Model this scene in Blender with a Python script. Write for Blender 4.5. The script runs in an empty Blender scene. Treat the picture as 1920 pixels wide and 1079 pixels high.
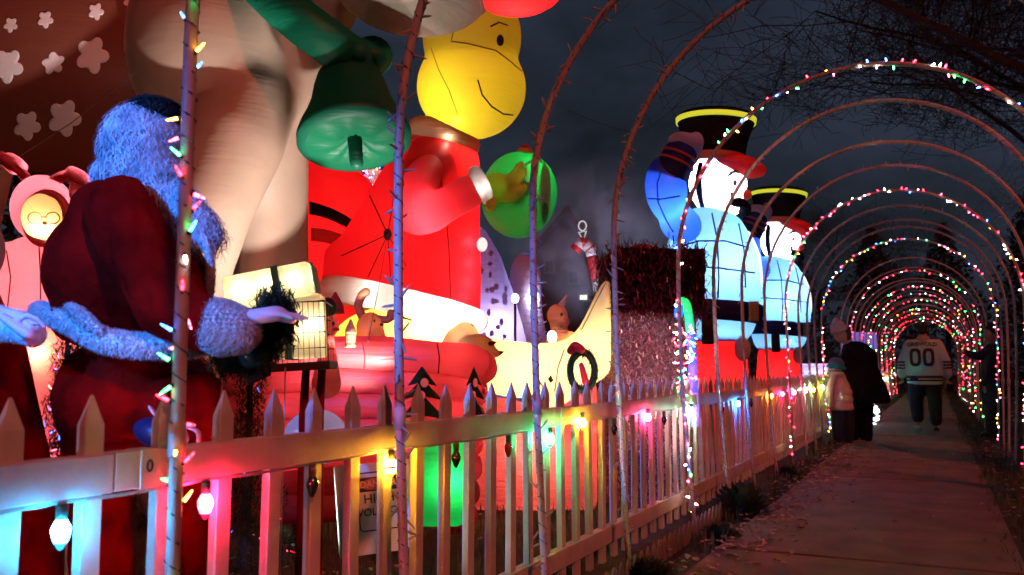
import bpy, bmesh, math, random
from mathutils import Vector, Matrix
from mathutils.bvhtree import BVHTree
from mathutils import noise as mnoise
random.seed(7)
sc = bpy.context.scene
COL = sc.collection
R_ = math.radians
# ------------------------------------------------------------------ camera
CAMZ = 1.05; YAW = R_(26.3); PITCH = R_(5.5); FPX = 1600.0
cd = bpy.data.cameras.new('camera'); cam = bpy.data.objects.new('camera', cd); COL.objects.link(cam)
cam.location = (0, 0, CAMZ); cam.rotation_euler = (R_(90) + PITCH, 0, YAW)
cd.sensor_width = 36; cd.lens = 36 * FPX / 1920; cd.clip_end = 500; cd.clip_start = 0.05
cd.dof.use_dof = True; cd.dof.focus_distance = 4.2; cd.dof.aperture_fstop = 4.0
sc.camera = cam
# ------------------------------------------------------------------ world: night sky with thin drifting cloud
w = bpy.data.worlds.new('World'); sc.world = w; w.use_nodes = True
nt = w.node_tree; N = nt.nodes; L = nt.links; bg = N['Background']
tc = N.new('ShaderNodeTexCoord'); mp = N.new('ShaderNodeMapping'); mp.inputs['Scale'].default_value = (1.0, 1.0, 1.6)
nz = N.new('ShaderNodeTexNoise'); nz.inputs['Scale'].default_value = 3.2; nz.inputs['Detail'].default_value = 5; nz.inputs['Roughness'].default_value = .55
cr = N.new('ShaderNodeValToRGB'); cr.color_ramp.elements[0].position = .33; cr.color_ramp.elements[0].color = (.010, .014, .022, 1)
cr.color_ramp.elements[1].position = .74; cr.color_ramp.elements[1].color = (.068, .088, .145, 1)
L.new(tc.outputs['Generated'], mp.inputs['Vector']); L.new(mp.outputs['Vector'], nz.inputs['Vector']); L.new(nz.outputs['Fac'], cr.inputs['Fac'])
sky = N.new('ShaderNodeTexSky'); sky.sky_type = 'NISHITA'; sky.sun_disc = False; sky.sun_elevation = R_(2); sky.sun_rotation = R_(140)
mx = N.new('ShaderNodeMixRGB'); mx.blend_type = 'ADD'; mx.inputs['Fac'].default_value = .004
L.new(cr.outputs['Color'], mx.inputs['Color1']); L.new(sky.outputs['Color'], mx.inputs['Color2'])
L.new(mx.outputs['Color'], bg.inputs['Color']); bg.inputs['Strength'].default_value = .40
# ------------------------------------------------------------------ the reddish street light, far off behind the camera on the right
sd = bpy.data.lights.new('street_glow', 'SUN'); sd.energy = 1.1; sd.angle = R_(3); sd.color = (1, .36, .2)
so = bpy.data.objects.new('street_glow', sd); COL.objects.link(so)
sd.color = (1, .14, .06); so.rotation_euler = Vector((-.62, .50, -.60)).to_track_quat('-Z', 'Y').to_euler()
vs = sc.view_settings; vs.view_transform = 'Standard'; vs.look = 'None'; vs.gamma = 1; vs.exposure = .22; vs.use_curve_mapping = False
cy = sc.cycles; cy.max_bounces = 6; cy.diffuse_bounces = 3; cy.glossy_bounces = 3; cy.transmission_bounces = 4; cy.transparent_max_bounces = 6
cy.sample_clamp_indirect = 2.0; cy.sample_clamp_direct = 0; cy.caustics_reflective = False; cy.caustics_refractive = False
cy.use_denoising = True
# ================================================================== helpers
CAM = Vector((0, 0, CAMZ)); RX = Vector((math.cos(YAW), math.sin(YAW), 0))
FW = Vector((-math.sin(YAW) * math.cos(PITCH), math.cos(YAW) * math.cos(PITCH), math.sin(PITCH)))
UP = RX.cross(FW); FH = Vector((-math.sin(YAW), math.cos(YAW), 0)); ZZ = Vector((0, 0, 1))
def P(x, y, D): return CAM + D * (FW + (x - 960) / FPX * RX + (539.5 - y) / FPX * UP)
def G(x, D):                       # ground point under pixel column x at depth D
    p = P(x, 694, D); p.z = 0; return p
def obj(name, bm, m, parent=None, smooth=False, me=None):
    if me is None:
        me = bpy.data.meshes.new(name); bm.to_mesh(me); bm.free()
    for k in (m if isinstance(m, (list, tuple)) else [m]): me.materials.append(k)
    if smooth:
        for p in me.polygons: p.use_smooth = True
    o = bpy.data.objects.new(name, me); COL.objects.link(o)
    if parent is not None:
        q = Vector(parent['base']) if 'base' in parent else Vector((0, 0, 0))
        me.transform(Matrix.Translation(-q)); o.parent = parent
        o['base'] = list(q)
    return o
def tag(o, label=None, cat=None, group=None, kind=None):
    if label: o['label'] = label
    if cat: o['category'] = cat
    if group: o['group'] = group
    if kind: o['kind'] = kind
    return o
def thing(name, loc, label, cat, group=None):
    o = bpy.data.objects.new(name, None); COL.objects.link(o); o.empty_display_size = .1
    o.location = loc; o['base'] = list(loc)
    return tag(o, label, cat, group)
def lamp(name, loc, power, col, parent=None, r=.04, kind='POINT', target=None, cone=60, blend=.6):
    d = bpy.data.lights.new(name, kind); d.energy = power; d.color = col; d.shadow_soft_size = r
    o = bpy.data.objects.new(name, d); COL.objects.link(o)
    if kind == 'SPOT': d.spot_size = R_(cone); d.spot_blend = blend
    loc = Vector(loc)
    if target is not None: o.rotation_euler = (Vector(target) - loc).to_track_quat('-Z', 'Y').to_euler()
    if parent is not None:
        loc = loc - Vector(parent['base']); o.parent = parent
    o.location = loc
    return o
# ---- materials
MATS = {}
def mat(name, col, rough=.6, metal=0, emis=None, es=1.0, var=0, vscale=8, bump=0, bscale=40, spec=.4, sample='AUTO'):
    if name in MATS: return MATS[name]
    m = bpy.data.materials.new(name); m.use_nodes = True; n = m.node_tree.nodes; l = m.node_tree.links; b = n['Principled BSDF']
    b.inputs['Base Color'].default_value = (*col, 1); b.inputs['Roughness'].default_value = rough; b.inputs['Metallic'].default_value = metal
    b.inputs['Specular IOR Level'].default_value = spec
    if var or bump:
        t = n.new('ShaderNodeTexCoord')
    if var:
        z = n.new('ShaderNodeTexNoise'); z.inputs['Scale'].default_value = vscale; z.inputs['Detail'].default_value = 6; l.new(t.outputs['Object'], z.inputs['Vector'])
        r = n.new('ShaderNodeValToRGB'); r.color_ramp.elements[0].position = .3; r.color_ramp.elements[1].position = .7
        r.color_ramp.elements[0].color = (*[c * (1 - var) for c in col], 1); r.color_ramp.elements[1].color = (*[min(1, c * (1 + var)) for c in col], 1)
        l.new(z.outputs['Fac'], r.inputs['Fac']); l.new(r.outputs['Color'], b.inputs['Base Color'])
    if bump:
        z2 = n.new('ShaderNodeTexNoise'); z2.inputs['Scale'].default_value = bscale; z2.inputs['Detail'].default_value = 5; l.new(t.outputs['Object'], z2.inputs['Vector'])
        bp = n.new('ShaderNodeBump'); bp.inputs['Strength'].default_value = bump; bp.inputs['Distance'].default_value = .02
        l.new(z2.outputs['Fac'], bp.inputs['Height']); l.new(bp.outputs['Normal'], b.inputs['Normal'])
    if emis:
        b.inputs['Emission Color'].default_value = (*emis, 1); b.inputs['Emission Strength'].default_value = es
        m.cycles.emission_sampling = sample
    MATS[name] = m; return m
def fabric(name, col, trans=.5, rough=.5, wr=.35, var=.06, gl=.05):
    """thin nylon of an air-blown figure: lets an inner lamp shine through, faint puckers"""
    if name in MATS: return MATS[name]
    m = bpy.data.materials.new(name); m.use_nodes = True; n = m.node_tree.nodes; l = m.node_tree.links
    n.remove(n['Principled BSDF']); out = n['Material Output']
    t = n.new('ShaderNodeTexCoord'); z = n.new('ShaderNodeTexNoise'); z.inputs['Scale'].default_value = 2.2; z.inputs['Detail'].default_value = 4; l.new(t.outputs['Object'], z.inputs['Vector'])
    r = n.new('ShaderNodeValToRGB'); r.color_ramp.elements[0].position = .3; r.color_ramp.elements[1].position = .7
    r.color_ramp.elements[0].color = (*[c * (1 - var * 2) for c in col], 1); r.color_ramp.elements[1].color = (*[min(1, c * (1 + var)) for c in col], 1)
    l.new(z.outputs['Fac'], r.inputs['Fac'])
    # puckers: stretched noise
    mp = n.new('ShaderNodeMapping'); mp.inputs['Scale'].default_value = (1.5, 1.5, 14); l.new(t.outputs['Object'], mp.inputs['Vector'])
    z2 = n.new('ShaderNodeTexNoise'); z2.inputs['Scale'].default_value = 2.0; z2.inputs['Detail'].default_value = 5; z2.inputs['Distortion'].default_value = .6; l.new(mp.outputs['Vector'], z2.inputs['Vector'])
    z3 = n.new('ShaderNodeTexNoise'); z3.inputs['Scale'].default_value = 3.0; z3.inputs['Detail'].default_value = 3; l.new(t.outputs['Object'], z3.inputs['Vector'])
    ad = n.new('ShaderNodeMath'); ad.operation = 'ADD'; l.new(z2.outputs['Fac'], ad.inputs[0]); l.new(z3.outputs['Fac'], ad.inputs[1])
    bp = n.new('ShaderNodeBump'); bp.inputs['Strength'].default_value = wr; bp.inputs['Distance'].default_value = .08; l.new(ad.outputs[0], bp.inputs['Height'])
    d = n.new('ShaderNodeBsdfDiffuse'); tr = n.new('ShaderNodeBsdfTranslucent'); g = n.new('ShaderNodeBsdfGlossy'); g.inputs['Roughness'].default_value = rough
    g.inputs['Color'].default_value = (.8, .8, .8, 1)
    for q in (d, tr): l.new(r.outputs['Color'], q.inputs['Color'])
    for q in (d, tr, g): l.new(bp.outputs['Normal'], q.inputs['Normal'])
    m1 = n.new('ShaderNodeMixShader'); m1.inputs['Fac'].default_value = trans; l.new(d.outputs[0], m1.inputs[1]); l.new(tr.outputs[0], m1.inputs[2])
    m2 = n.new('ShaderNodeMixShader'); m2.inputs['Fac'].default_value = gl; l.new(m1.outputs[0], m2.inputs[1]); l.new(g.outputs[0], m2.inputs[2])
    l.new(m2.outputs[0], out.inputs['Surface'])
    MATS[name] = m; return m
# ---- geometry
def frame(t, hint=ZZ):
    t = t.normalized(); a = hint if abs(t.dot(hint)) < .95 else Vector((1, 0, 0))
    u = t.cross(a).normalized(); return u, u.cross(t).normalized()
def tube(bm, pts, rad, seg=8, cap=True, rnd=False, closed=False, flat=1.0):
    pts = [Vector(p) for p in pts]; n = len(pts)
    if not isinstance(rad, (list, tuple)): rad = [rad] * n
    if rnd:                                   # rounded ends
        t0 = (pts[0] - pts[1]).normalized(); t1 = (pts[-1] - pts[-2]).normalized()
        a = [(pts[0] + t0 * rad[0] * math.sin(q), rad[0] * math.cos(q)) for q in (R_(85), R_(60), R_(30))]
        b = [(pts[-1] + t1 * rad[-1] * math.sin(q), rad[-1] * math.cos(q)) for q in (R_(30), R_(60), R_(85))]
        pts = [p for p, _ in a] + pts + [p for p, _ in b]; rad = [r for _, r in a] + list(rad) + [r for _, r in b]; n = len(pts)
    tv = []
    for i in range(n):
        if closed: t = pts[(i + 1) % n] - pts[i - 1]
        else: t = pts[min(i + 1, n - 1)] - pts[max(i - 1, 0)]
        tv.append(t.normalized() if t.length > 1e-9 else ZZ)
    u, v = frame(tv[0]); rings = []
    for i in range(n):
        u = (u - tv[i] * u.dot(tv[i])).normalized(); v = tv[i].cross(u)
        rings.append([bm.verts.new(pts[i] + rad[i] * (math.cos(2 * math.pi * k / seg) * u + flat * math.sin(2 * math.pi * k / seg) * v)) for k in range(seg)])
    m = n if closed else n - 1
    for i in range(m):
        a, b = rings[i], rings[(i + 1) % n]
        for k in range(seg): bm.faces.new((a[k], a[(k + 1) % seg], b[(k + 1) % seg], b[k]))
    if cap and not closed:
        bm.faces.new(rings[0][::-1]); bm.faces.new(rings[-1])
    return bm
def ell(bm, c, r, ax=None, seg=24, rings=14):
    """ellipsoid, radii r=(right, depth, up) in metres along ax (default: RX, FH, Z)"""
    X, Y, Z = ax if ax else (RX, FH, ZZ)
    M = Matrix(((X.x * r[0], Y.x * r[1], Z.x * r[2], c[0]), (X.y * r[0], Y.y * r[1], Z.y * r[2], c[1]), (X.z * r[0], Y.z * r[1], Z.z * r[2], c[2]), (0, 0, 0, 1)))
    bmesh.ops.create_uvsphere(bm, u_segments=seg, v_segments=rings, radius=1, matrix=M); return bm
def tilt(deg):                     # axes rolled in the picture plane (clockwise positive)
    a = R_(deg); return (RX * math.cos(a) - ZZ * math.sin(a), FH, ZZ * math.cos(a) + RX * math.sin(a))
def box(bm, c, s, ax=None, bevel=0):
    X, Y, Z = ax if ax else (Vector((1, 0, 0)), Vector((0, 1, 0)), ZZ); c = Vector(c)
    vs_ = [bm.verts.new(c + X * (s[0] / 2 * i) + Y * (s[1] / 2 * j) + Z * (s[2] / 2 * k)) for i in (-1, 1) for j in (-1, 1) for k in (-1, 1)]
    fs = [bm.faces.new([vs_[q] for q in f]) for f in ((0, 1, 3, 2), (4, 6, 7, 5), (0, 4, 5, 1), (2, 3, 7, 6), (0, 2, 6, 4), (1, 5, 7, 3))]
    if bevel:
        es = list({e for f in fs for e in f.edges}); bmesh.ops.bevel(bm, geom=es, offset=bevel, segments=2, affect='EDGES', profile=.6)
    return bm
def loft(bm, secs, seg=40):
    """secs: (centre, X axis radius vec, Y axis radius vec); closed ends"""
    rs = [[bm.verts.new(c + math.cos(2 * math.pi * k / seg) * a + math.sin(2 * math.pi * k / seg) * b) for k in range(seg)] for c, a, b in secs]
    for i in range(len(rs) - 1):
        for k in range(seg): bm.faces.new((rs[i][k], rs[i][(k + 1) % seg], rs[i + 1][(k + 1) % seg], rs[i + 1][k]))
    bm.faces.new(rs[0][::-1]); bm.faces.new(rs[-1]); return bm
def lathe(bm, c, prof, ax=ZZ, seg=32, cap=True, sq=(1, 1), lobes=0, amp=0):
    ax = ax.normalized(); u = (RX - ax * RX.dot(ax)).normalized(); v = ax.cross(u); rs = []
    for r, h in prof:
        rs.append([bm.verts.new(Vector(c) + ax * h + r * (1 + amp * abs(math.sin(lobes * math.pi * k / seg)) if lobes else 1) * (u * math.cos(2 * math.pi * k / seg) * sq[0] + v * math.sin(2 * math.pi * k / seg) * sq[1])) for k in range(seg)])
    for i in range(len(rs) - 1):
        for k in range(seg): bm.faces.new((rs[i][k], rs[i][(k + 1) % seg], rs[i + 1][(k + 1) % seg], rs[i + 1][k]))
    if cap: bm.faces.new(rs[0][::-1]); bm.faces.new(rs[-1])
    return bm
def union(bm, voxel=.03, smooth=4, fac=.5):
    bmesh.ops.recalc_face_normals(bm, faces=bm.faces)
    me = bpy.data.meshes.new('tmp'); bm.to_mesh(me); bm.free(); o = bpy.data.objects.new('tmp', me); COL.objects.link(o)
    r = o.modifiers.new('r', 'REMESH'); r.mode = 'VOXEL'; r.voxel_size = voxel
    s = o.modifiers.new('s', 'SMOOTH'); s.iterations = smooth; s.factor = fac
    dg = bpy.context.evaluated_depsgraph_get(); e = o.evaluated_get(dg)
    m2 = bpy.data.meshes.new_from_object(e); m2.materials.clear(); bpy.data.objects.remove(o)
    b2 = bmesh.new(); b2.from_mesh(m2); bpy.data.meshes.remove(m2); bpy.data.meshes.remove(me)
    return b2
def cutkeep(bm, co, no):           # keep the side the normal points away from
    bmesh.ops.bisect_plane(bm, geom=bm.verts[:] + bm.edges[:] + bm.faces[:], plane_co=co, plane_no=no, clear_outer=True); return bm
def inflate(bm, d):
    bm.normal_update()
    for v in bm.verts: v.co += v.normal * d
    return bm
def bvh_of(o):
    me = o.data; q = Vector(o['base']) if 'base' in o else Vector((0, 0, 0))
    return BVHTree.FromPolygons([v.co + q for v in me.vertices], [list(p.vertices) for p in me.polygons])
def hit(bvh, x, y, fallback=5):
    d = (P(x, y, 1) - CAM).normalized(); h = bvh.ray_cast(CAM, d)
    return (h[0], h[1]) if h[0] is not None else (None, None)
def seam(bm, bvh, pts, r=.008, off=.003, sub=6, seg=4):
    """a stitched line that follows the surface it is sewn to"""
    cur = []
    for i in range(len(pts) - 1):
        for k in range(sub):
            t = k / sub; x = pts[i][0] * (1 - t) + pts[i + 1][0] * t; y = pts[i][1] * (1 - t) + pts[i + 1][1] * t
            h, nn = hit(bvh, x, y)
            if h is not None: cur.append(h + (CAM - h).normalized() * off)
    h, nn = hit(bvh, *pts[-1])
    if h is not None: cur.append(h + (CAM - h).normalized() * off)
    if len(cur) > 2: tube(bm, cur, r, seg)
    return bm
def decal(bm, bvh, poly, off=.006, th=.008, steps=2):
    """a patch of cloth sewn onto the surface: outline projected onto it, given its own thickness"""
    b = bmesh.new(); vs_ = [b.verts.new((x, y, 0)) for x, y in poly]; b.faces.new(vs_)
    bmesh.ops.triangulate(b, faces=b.faces)
    for _ in range(steps): bmesh.ops.subdivide_edges(b, edges=b.edges, cuts=1, use_grid_fill=True)
    mp_ = {}
    for v in b.verts:
        h, nn = hit(bvh, v.co.x, v.co.y)
        if h is None: continue
        d = (CAM - h).normalized(); mp_[v.index if v.index >= 0 else id(v)] = 1
        mp_[v] = (bm.verts.new(h + d * (off + th)), bm.verts.new(h + d * (off - .004)))
    for f in b.faces:
        if all(v in mp_ for v in f.verts):
            try:
                bm.faces.new([mp_[v][0] for v in f.verts]); bm.faces.new([mp_[v][1] for v in reversed(f.verts)])
            except ValueError: pass
    for e in b.edges:
        if len(e.link_faces) == 1 and all(v in mp_ for v in e.verts):
            a, c = e.verts
            try: bm.faces.new((mp_[a][0], mp_[a][1], mp_[c][1], mp_[c][0]))
            except ValueError: pass
    b.free(); return bm
def oval(cx, cy_, rx, ry, n=14, rot=0):
    c, s = math.cos(R_(rot)), math.sin(R_(rot))
    return [(cx + rx * math.cos(a) * c - ry * math.sin(a) * s, cy_ + rx * math.cos(a) * s + ry * math.sin(a) * c) for a in (2 * math.pi * k / n for k in range(n))]
def clone(o, parent=None, dloc=None):
    c = o.copy(); COL.objects.link(c); c.parent = parent
    for k in list(o.children): clone(k, c)
    return c
def curve_pts(pts, n=8):           # Catmull-Rom through points
    pts = [Vector(p) for p in pts]; out = []
    for i in range(len(pts) - 1):
        a = pts[max(i - 1, 0)]; b = pts[i]; c = pts[i + 1]; d = pts[min(i + 2, len(pts) - 1)]
        for k in range(n):
            t = k / n; out.append(.5 * ((2 * b) + (c - a) * t + (2 * a - 5 * b + 4 * c - d) * t * t + (3 * b - a - 3 * c + d) * t ** 3))
    out.append(pts[-1]); return out
def text_bm(txt, size, extrude=.002, bold=0):
    cu = bpy.data.curves.new('t', 'FONT'); cu.body = txt; cu.size = size; cu.align_x = 'CENTER'; cu.align_y = 'CENTER'; cu.extrude = extrude; cu.offset = bold
    o = bpy.data.objects.new('t', cu); COL.objects.link(o); dg = bpy.context.evaluated_depsgraph_get()
    me = bpy.data.meshes.new_from_object(o.evaluated_get(dg)); bpy.data.objects.remove(o)
    b = bmesh.new(); b.from_mesh(me); return b
# ---- colours
LIGHTC = {'red': (1, .02, .045), 'green': (.05, 1, .2), 'blue': (.04, .16, 1), 'yellow': (1, .42, .04), 'pink': (1, .07, .16), 'white': (1, .8, .68)}
def glow(c, es=9, sample='NONE'):
    nm = 'glow_' + c + str(es); new = nm not in MATS
    m = glow0(c, es, sample)
    if new:                        # the filament end burns brighter than the tip of the little glass
        n = m.node_tree.nodes; l = m.node_tree.links; t = n.new('ShaderNodeTexCoord'); q = n.new('ShaderNodeTexNoise'); q.inputs['Scale'].default_value = 60
        r = n.new('ShaderNodeMapRange'); r.inputs[1].default_value = .35; r.inputs[2].default_value = .65; r.inputs[3].default_value = es * .25; r.inputs[4].default_value = es * 2.0
        l.new(t.outputs['Object'], q.inputs['Vector']); l.new(q.outputs['Fac'], r.inputs[0]); l.new(r.outputs[0], n['Principled BSDF'].inputs['Emission Strength'])
    return m
def glow0(c, es, sample):
    return mat('glow_' + c + str(es), LIGHTC[c], .3, emis=LIGHTC[c], es=es, sample=sample)
pvc = mat('pvc_pipe', (.42, .38, .38), .45, var=.12, vscale=20)
wire_m = mat('light_string_wire', (.03, .05, .03), .5)
vinyl = mat('white_vinyl', (.52, .50, .48), .46, var=.16, vscale=7, bump=.10, bscale=50)
black = mat('black_plastic', (.012, .012, .012), .4)
black_cloth = fabric('black_nylon', (.008, .008, .010), .2, gl=.012)
# ================================================================== SETTING
ground_m = mat('bare_earth', (.035, .026, .018), .95, var=.5, vscale=3, bump=1.0, bscale=30)
bm = bmesh.new(); bmesh.ops.create_grid(bm, x_segments=2, y_segments=2, size=220); tag(obj('ground', bm, ground_m), kind='structure')
conc = mat('concrete', (.125, .068, .045), .88, var=.4, vscale=3.1, bump=.5, bscale=120)
def slab_bm(l):
    b = bmesh.new(); box(b, (0, 0, 0), (1.53, l, .06), bevel=.006); return b
path = bpy.data.objects.new('path', None); COL.objects.link(path); path['base'] = [0, 0, 0]; tag(path, kind='structure')
bm = bmesh.new(); box(bm, (-.36, 26, .012), (1.62, 64, .022)); obj('path_bed', bm, mat('sand_joint', (.03, .025, .02), .95, bump=.4), path)
sl = None; y = -.7 - 5 * 0
ys = [-2.6, -.7, 1.2, 3.1, 5.0, 6.9, 8.8]
while ys[-1] < 55: ys.append(ys[-1] + 1.9)
for i in range(len(ys) - 1):
    if sl is None:
        sl = obj('concrete_slab', slab_bm(1.862), conc, path); o = sl
    else:
        o = sl.copy(); COL.objects.link(o); o.parent = path
    o.location = (-.395 + random.uniform(-.006, .006), (ys[i] + ys[i + 1]) / 2, .012 + random.uniform(-.003, .003)); o.rotation_euler = (random.uniform(-.002, .002), random.uniform(-.003, .003), 0)
# ---- grass blades beside the path and in the yard
grass_m = mat('dry_grass', (.055, .06, .022), .8, var=.45, vscale=2)
def blades(name, spots, h=(.05, .12), m=grass_m, lean=.6):
    b = bmesh.new()
    for x, y in spots:
        a = random.uniform(0, 6.28); hh = random.uniform(*h); wd = random.uniform(.003, .007)
        d = Vector((math.cos(a), math.sin(a), 0)); q = Vector((-d.y, d.x, 0)); ln = random.uniform(.1, lean) * hh
        p = Vector((x, y, 0)); v = [b.verts.new(p - q * wd), b.verts.new(p + q * wd), b.verts.new(p + d * ln * .4 + ZZ * hh * .6 + q * wd * .7), b.verts.new(p + d * ln * .4 + ZZ * hh * .6 - q * wd * .7), b.verts.new(p + d * ln + ZZ * hh)]
        b.faces.new((v[0], v[1], v[2], v[3])); b.faces.new((v[3], v[2], v[4]))
    return obj(name, b, m)
sp = []
for _ in range(9000):
    y = random.uniform(2.5, 22) if random.random() < .75 else random.uniform(22, 40)
    if random.random() < .5:
        x = -1.17 - abs(random.gauss(0, .12))
        if mnoise.noise(Vector((x * 2, y * 1.3, 0))) < -.05: continue
    else: x = .30 + abs(random.gauss(0, .55))
    sp.append((x, y))
tag(blades('grass', sp), kind='stuff')
sp = [(-1.75 - random.random() ** 1.5 * 5, random.uniform(.2, 16)) for _ in range(14000)]
tag(blades('yard_grass', sp, (.03, .1)), kind='stuff')
# fallen leaves and litter
leaf_m = mat('fallen_leaf', (.34, .20, .12), .7, var=.4, vscale=4)
bm = bmesh.new()
def leaf(b, x, y, z, s):
    a = random.uniform(0, 6.28); X = Vector((math.cos(a), math.sin(a), random.uniform(-.25, .25))).normalized(); Y = Vector((-math.sin(a), math.cos(a), random.uniform(-.3, .3))).normalized()
    c = Vector((x, y, z)); o_ = [(1, 0), (.4, .32), (.1, .6), (-.3, .3), (-.8, .35), (-1, 0), (-.7, -.3), (-.2, -.34), (.15, -.6), (.5, -.25)]
    mid = b.verts.new(c - ZZ * .004); ring = [b.verts.new(c + X * s * u + Y * s * v + ZZ * (abs(v) * s * .4)) for u, v in o_]
    for k in range(10): b.faces.new((mid, ring[k], ring[(k + 1) % 10]))
for _ in range(900):
    y = random.uniform(3.2, 14); x = -1.10 + random.gauss(0, .14) + (.1 if random.random() < .3 else 0)
    if random.random() < .16: x = random.uniform(-1.0, .9)
    leaf(bm, x, y, .055, random.uniform(.012, .034))
for _ in range(900): leaf(bm, random.uniform(.22, 2.2), random.uniform(5, 16), .02, random.uniform(.015, .035))
for _ in range(500): leaf(bm, -1.75 - random.random() * 4, random.uniform(.6, 12), .02, random.uniform(.015, .04))
tag(obj('fallen_leaves', bm, leaf_m), kind='stuff')
# weeds along the fence
weed_m = mat('weed_leaf', (.03, .045, .015), .7, var=.5, vscale=6)
def weed(loc, r, h, n, label):
    b = bmesh.new()
    for _ in range(n):
        a = random.uniform(0, 6.28); e = random.uniform(.1, 1.4); d = Vector((math.cos(a) * math.cos(e), math.sin(a) * math.cos(e), math.sin(e)))
        ln = random.uniform(.4, 1); tip = Vector(loc) + Vector((d.x * r * ln, d.y * r * ln, d.z * h * ln + .01)); u, v = frame(d); s = random.uniform(.008, .02)
        base_ = tip - d * s * 3; b.faces.new([b.verts.new(base_), b.verts.new(base_ + d * s * 1.5 + u * s), b.verts.new(tip), b.verts.new(base_ + d * s * 1.5 - u * s)])
        if random.random() < .3: tube(b, [Vector(loc) + Vector((d.x, d.y, 0)) * .02, tip], .0018, 3)
    o = obj('weed', b, weed_m); tag(o, label, 'weed')
weed((-1.28, 6.3, 0), .26, .26, 1600, 'dark leafy weed clump sprawling at the path edge beside the sixth arch leg')
weed((-1.22, 5.35, 0), .17, .12, 700, 'low straggly weed at the foot of the brightly lit fifth arch leg')
weed((-1.3, 8.6, 0), .16, .15, 600, 'small weed tuft in front of the far fence near the fallen litter')
weed((-1.32, 4.2, 0), .2, .12, 800, 'flat weed patch below the scalloped edging at the bottom of the picture')
weed((1.2, 9.5, 0), .4, .25, 1300, 'broad dark weed clump on the right verge of the path')
# scalloped edging strip at the foot of the fence
edge = thing('lawn_edging', (-1.40, 4, 0), 'low grey scalloped lawn edging at the foot of the picket fence', 'lawn edging')
em = mat('grey_edging', (.2, .19, .18), .7, var=.2)
bm = bmesh.new(); box(bm, (-1.40, 4.6, .035), (.012, 3.2, .05)); obj('edging_rail', bm, em, edge)
e0 = None
for i in range(30):
    yy = 3.05 + i * .105
    if e0 is None:
        b = bmesh.new(); pts = [(-.035, 0), (.035, 0), (.035, .09), (.02, .118), (0, .13), (-.02, .118), (-.035, .09)]
        a = [b.verts.new((-1.385, yy + q, z)) for q, z in pts]; c = [b.verts.new((-1.393, yy + q, z)) for q, z in pts]
        b.faces.new(a); b.faces.new(c[::-1])
        for k in range(7): b.faces.new((a[k], c[k], c[(k + 1) % 7], a[(k + 1) % 7]))
        e0 = obj('edging_picket', b, em, edge)
    else:
        o = e0.copy(); COL.objects.link(o); o.parent = edge; o.location = (0, i * .105, 0)
# ================================================================== THE PICKET FENCE
FX = -1.60
fence = thing('picket_fence', (FX, 0, 0), 'long white vinyl picket fence strung with coloured bulbs along the left of the path', 'fence')
def picket_bm():
    b = bmesh.new(); wy, tx, h, hp = .0235, .0135, .935, 1.0
    rs = []
    for z, sy in ((.05, 1), (h, 1)):
        rs.append([b.verts.new((FX + tx * i, wy * j * sy, z)) for i, j in ((-1, -1), (1, -1), (1, 1), (-1, 1))])
    top = [b.verts.new((FX, -.004, hp)), b.verts.new((FX, .004, hp))]
    a, c = rs
    b.faces.new(a[::-1])
    for k in range(4): b.faces.new((a[k], a[(k + 1) % 4], c[(k + 1) % 4], c[k]))
    b.faces.new((c[0], c[1], top[0])); b.faces.new((c[1], c[2], top[1], top[0])); b.faces.new((c[2], c[3], top[1])); b.faces.new((c[3], c[0], top[0], top[1]))
    bmesh.ops.bevel(b, geom=b.edges[:], offset=.0018, segments=1, affect='EDGES')
    return b
pk = obj('picket', picket_bm(), vinyl, fence)
# measured: one picket stands at y = 1.058
k0 = 1.065 - .1797 * 8; pk.location = (0, k0, 0)
for i in range(1, 212):
    o = pk.copy(); COL.objects.link(o); o.parent = fence; o.location = (0, k0 + i * .1797, random.uniform(-.003, .003)); o.rotation_euler = (random.uniform(-.013, .013), random.uniform(-.006, .006), random.uniform(-.0008, .0008))
yy = -1.08; seams_y = []
while yy < 37:
    y0, y1 = yy, yy + 2.36
    for nm, z0, z1, t in (('top_rail', .79, .872, .024), ('bottom_rail', .14, .225, .024)):
        b = bmesh.new(); box(b, (FX, (y0 + y1) / 2, (z0 + z1) / 2 + random.uniform(-.002, .002)), (t * 2, y1 - y0 - .004, z1 - z0), bevel=.003); obj(nm, b, vinyl, fence)
    seams_y.append(y1); yy = y1
for q, s_ in enumerate(seams_y):
    b = bmesh.new(); box(b, (FX, s_ + .09, .831), (.054, .05, .087), bevel=.003); obj('rail_sleeve', b, vinyl, fence)
b = bmesh.new(); tube(b, [Vector((FX + .0275, seams_y[0] + .088, .838)) + Vector((0, math.cos(a) * .007, math.sin(a) * .012)) for a in [k * 6.283 / 14 for k in range(14)]], .0028, 6, closed=True)
obj('rail_clip', b, black, fence)
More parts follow.
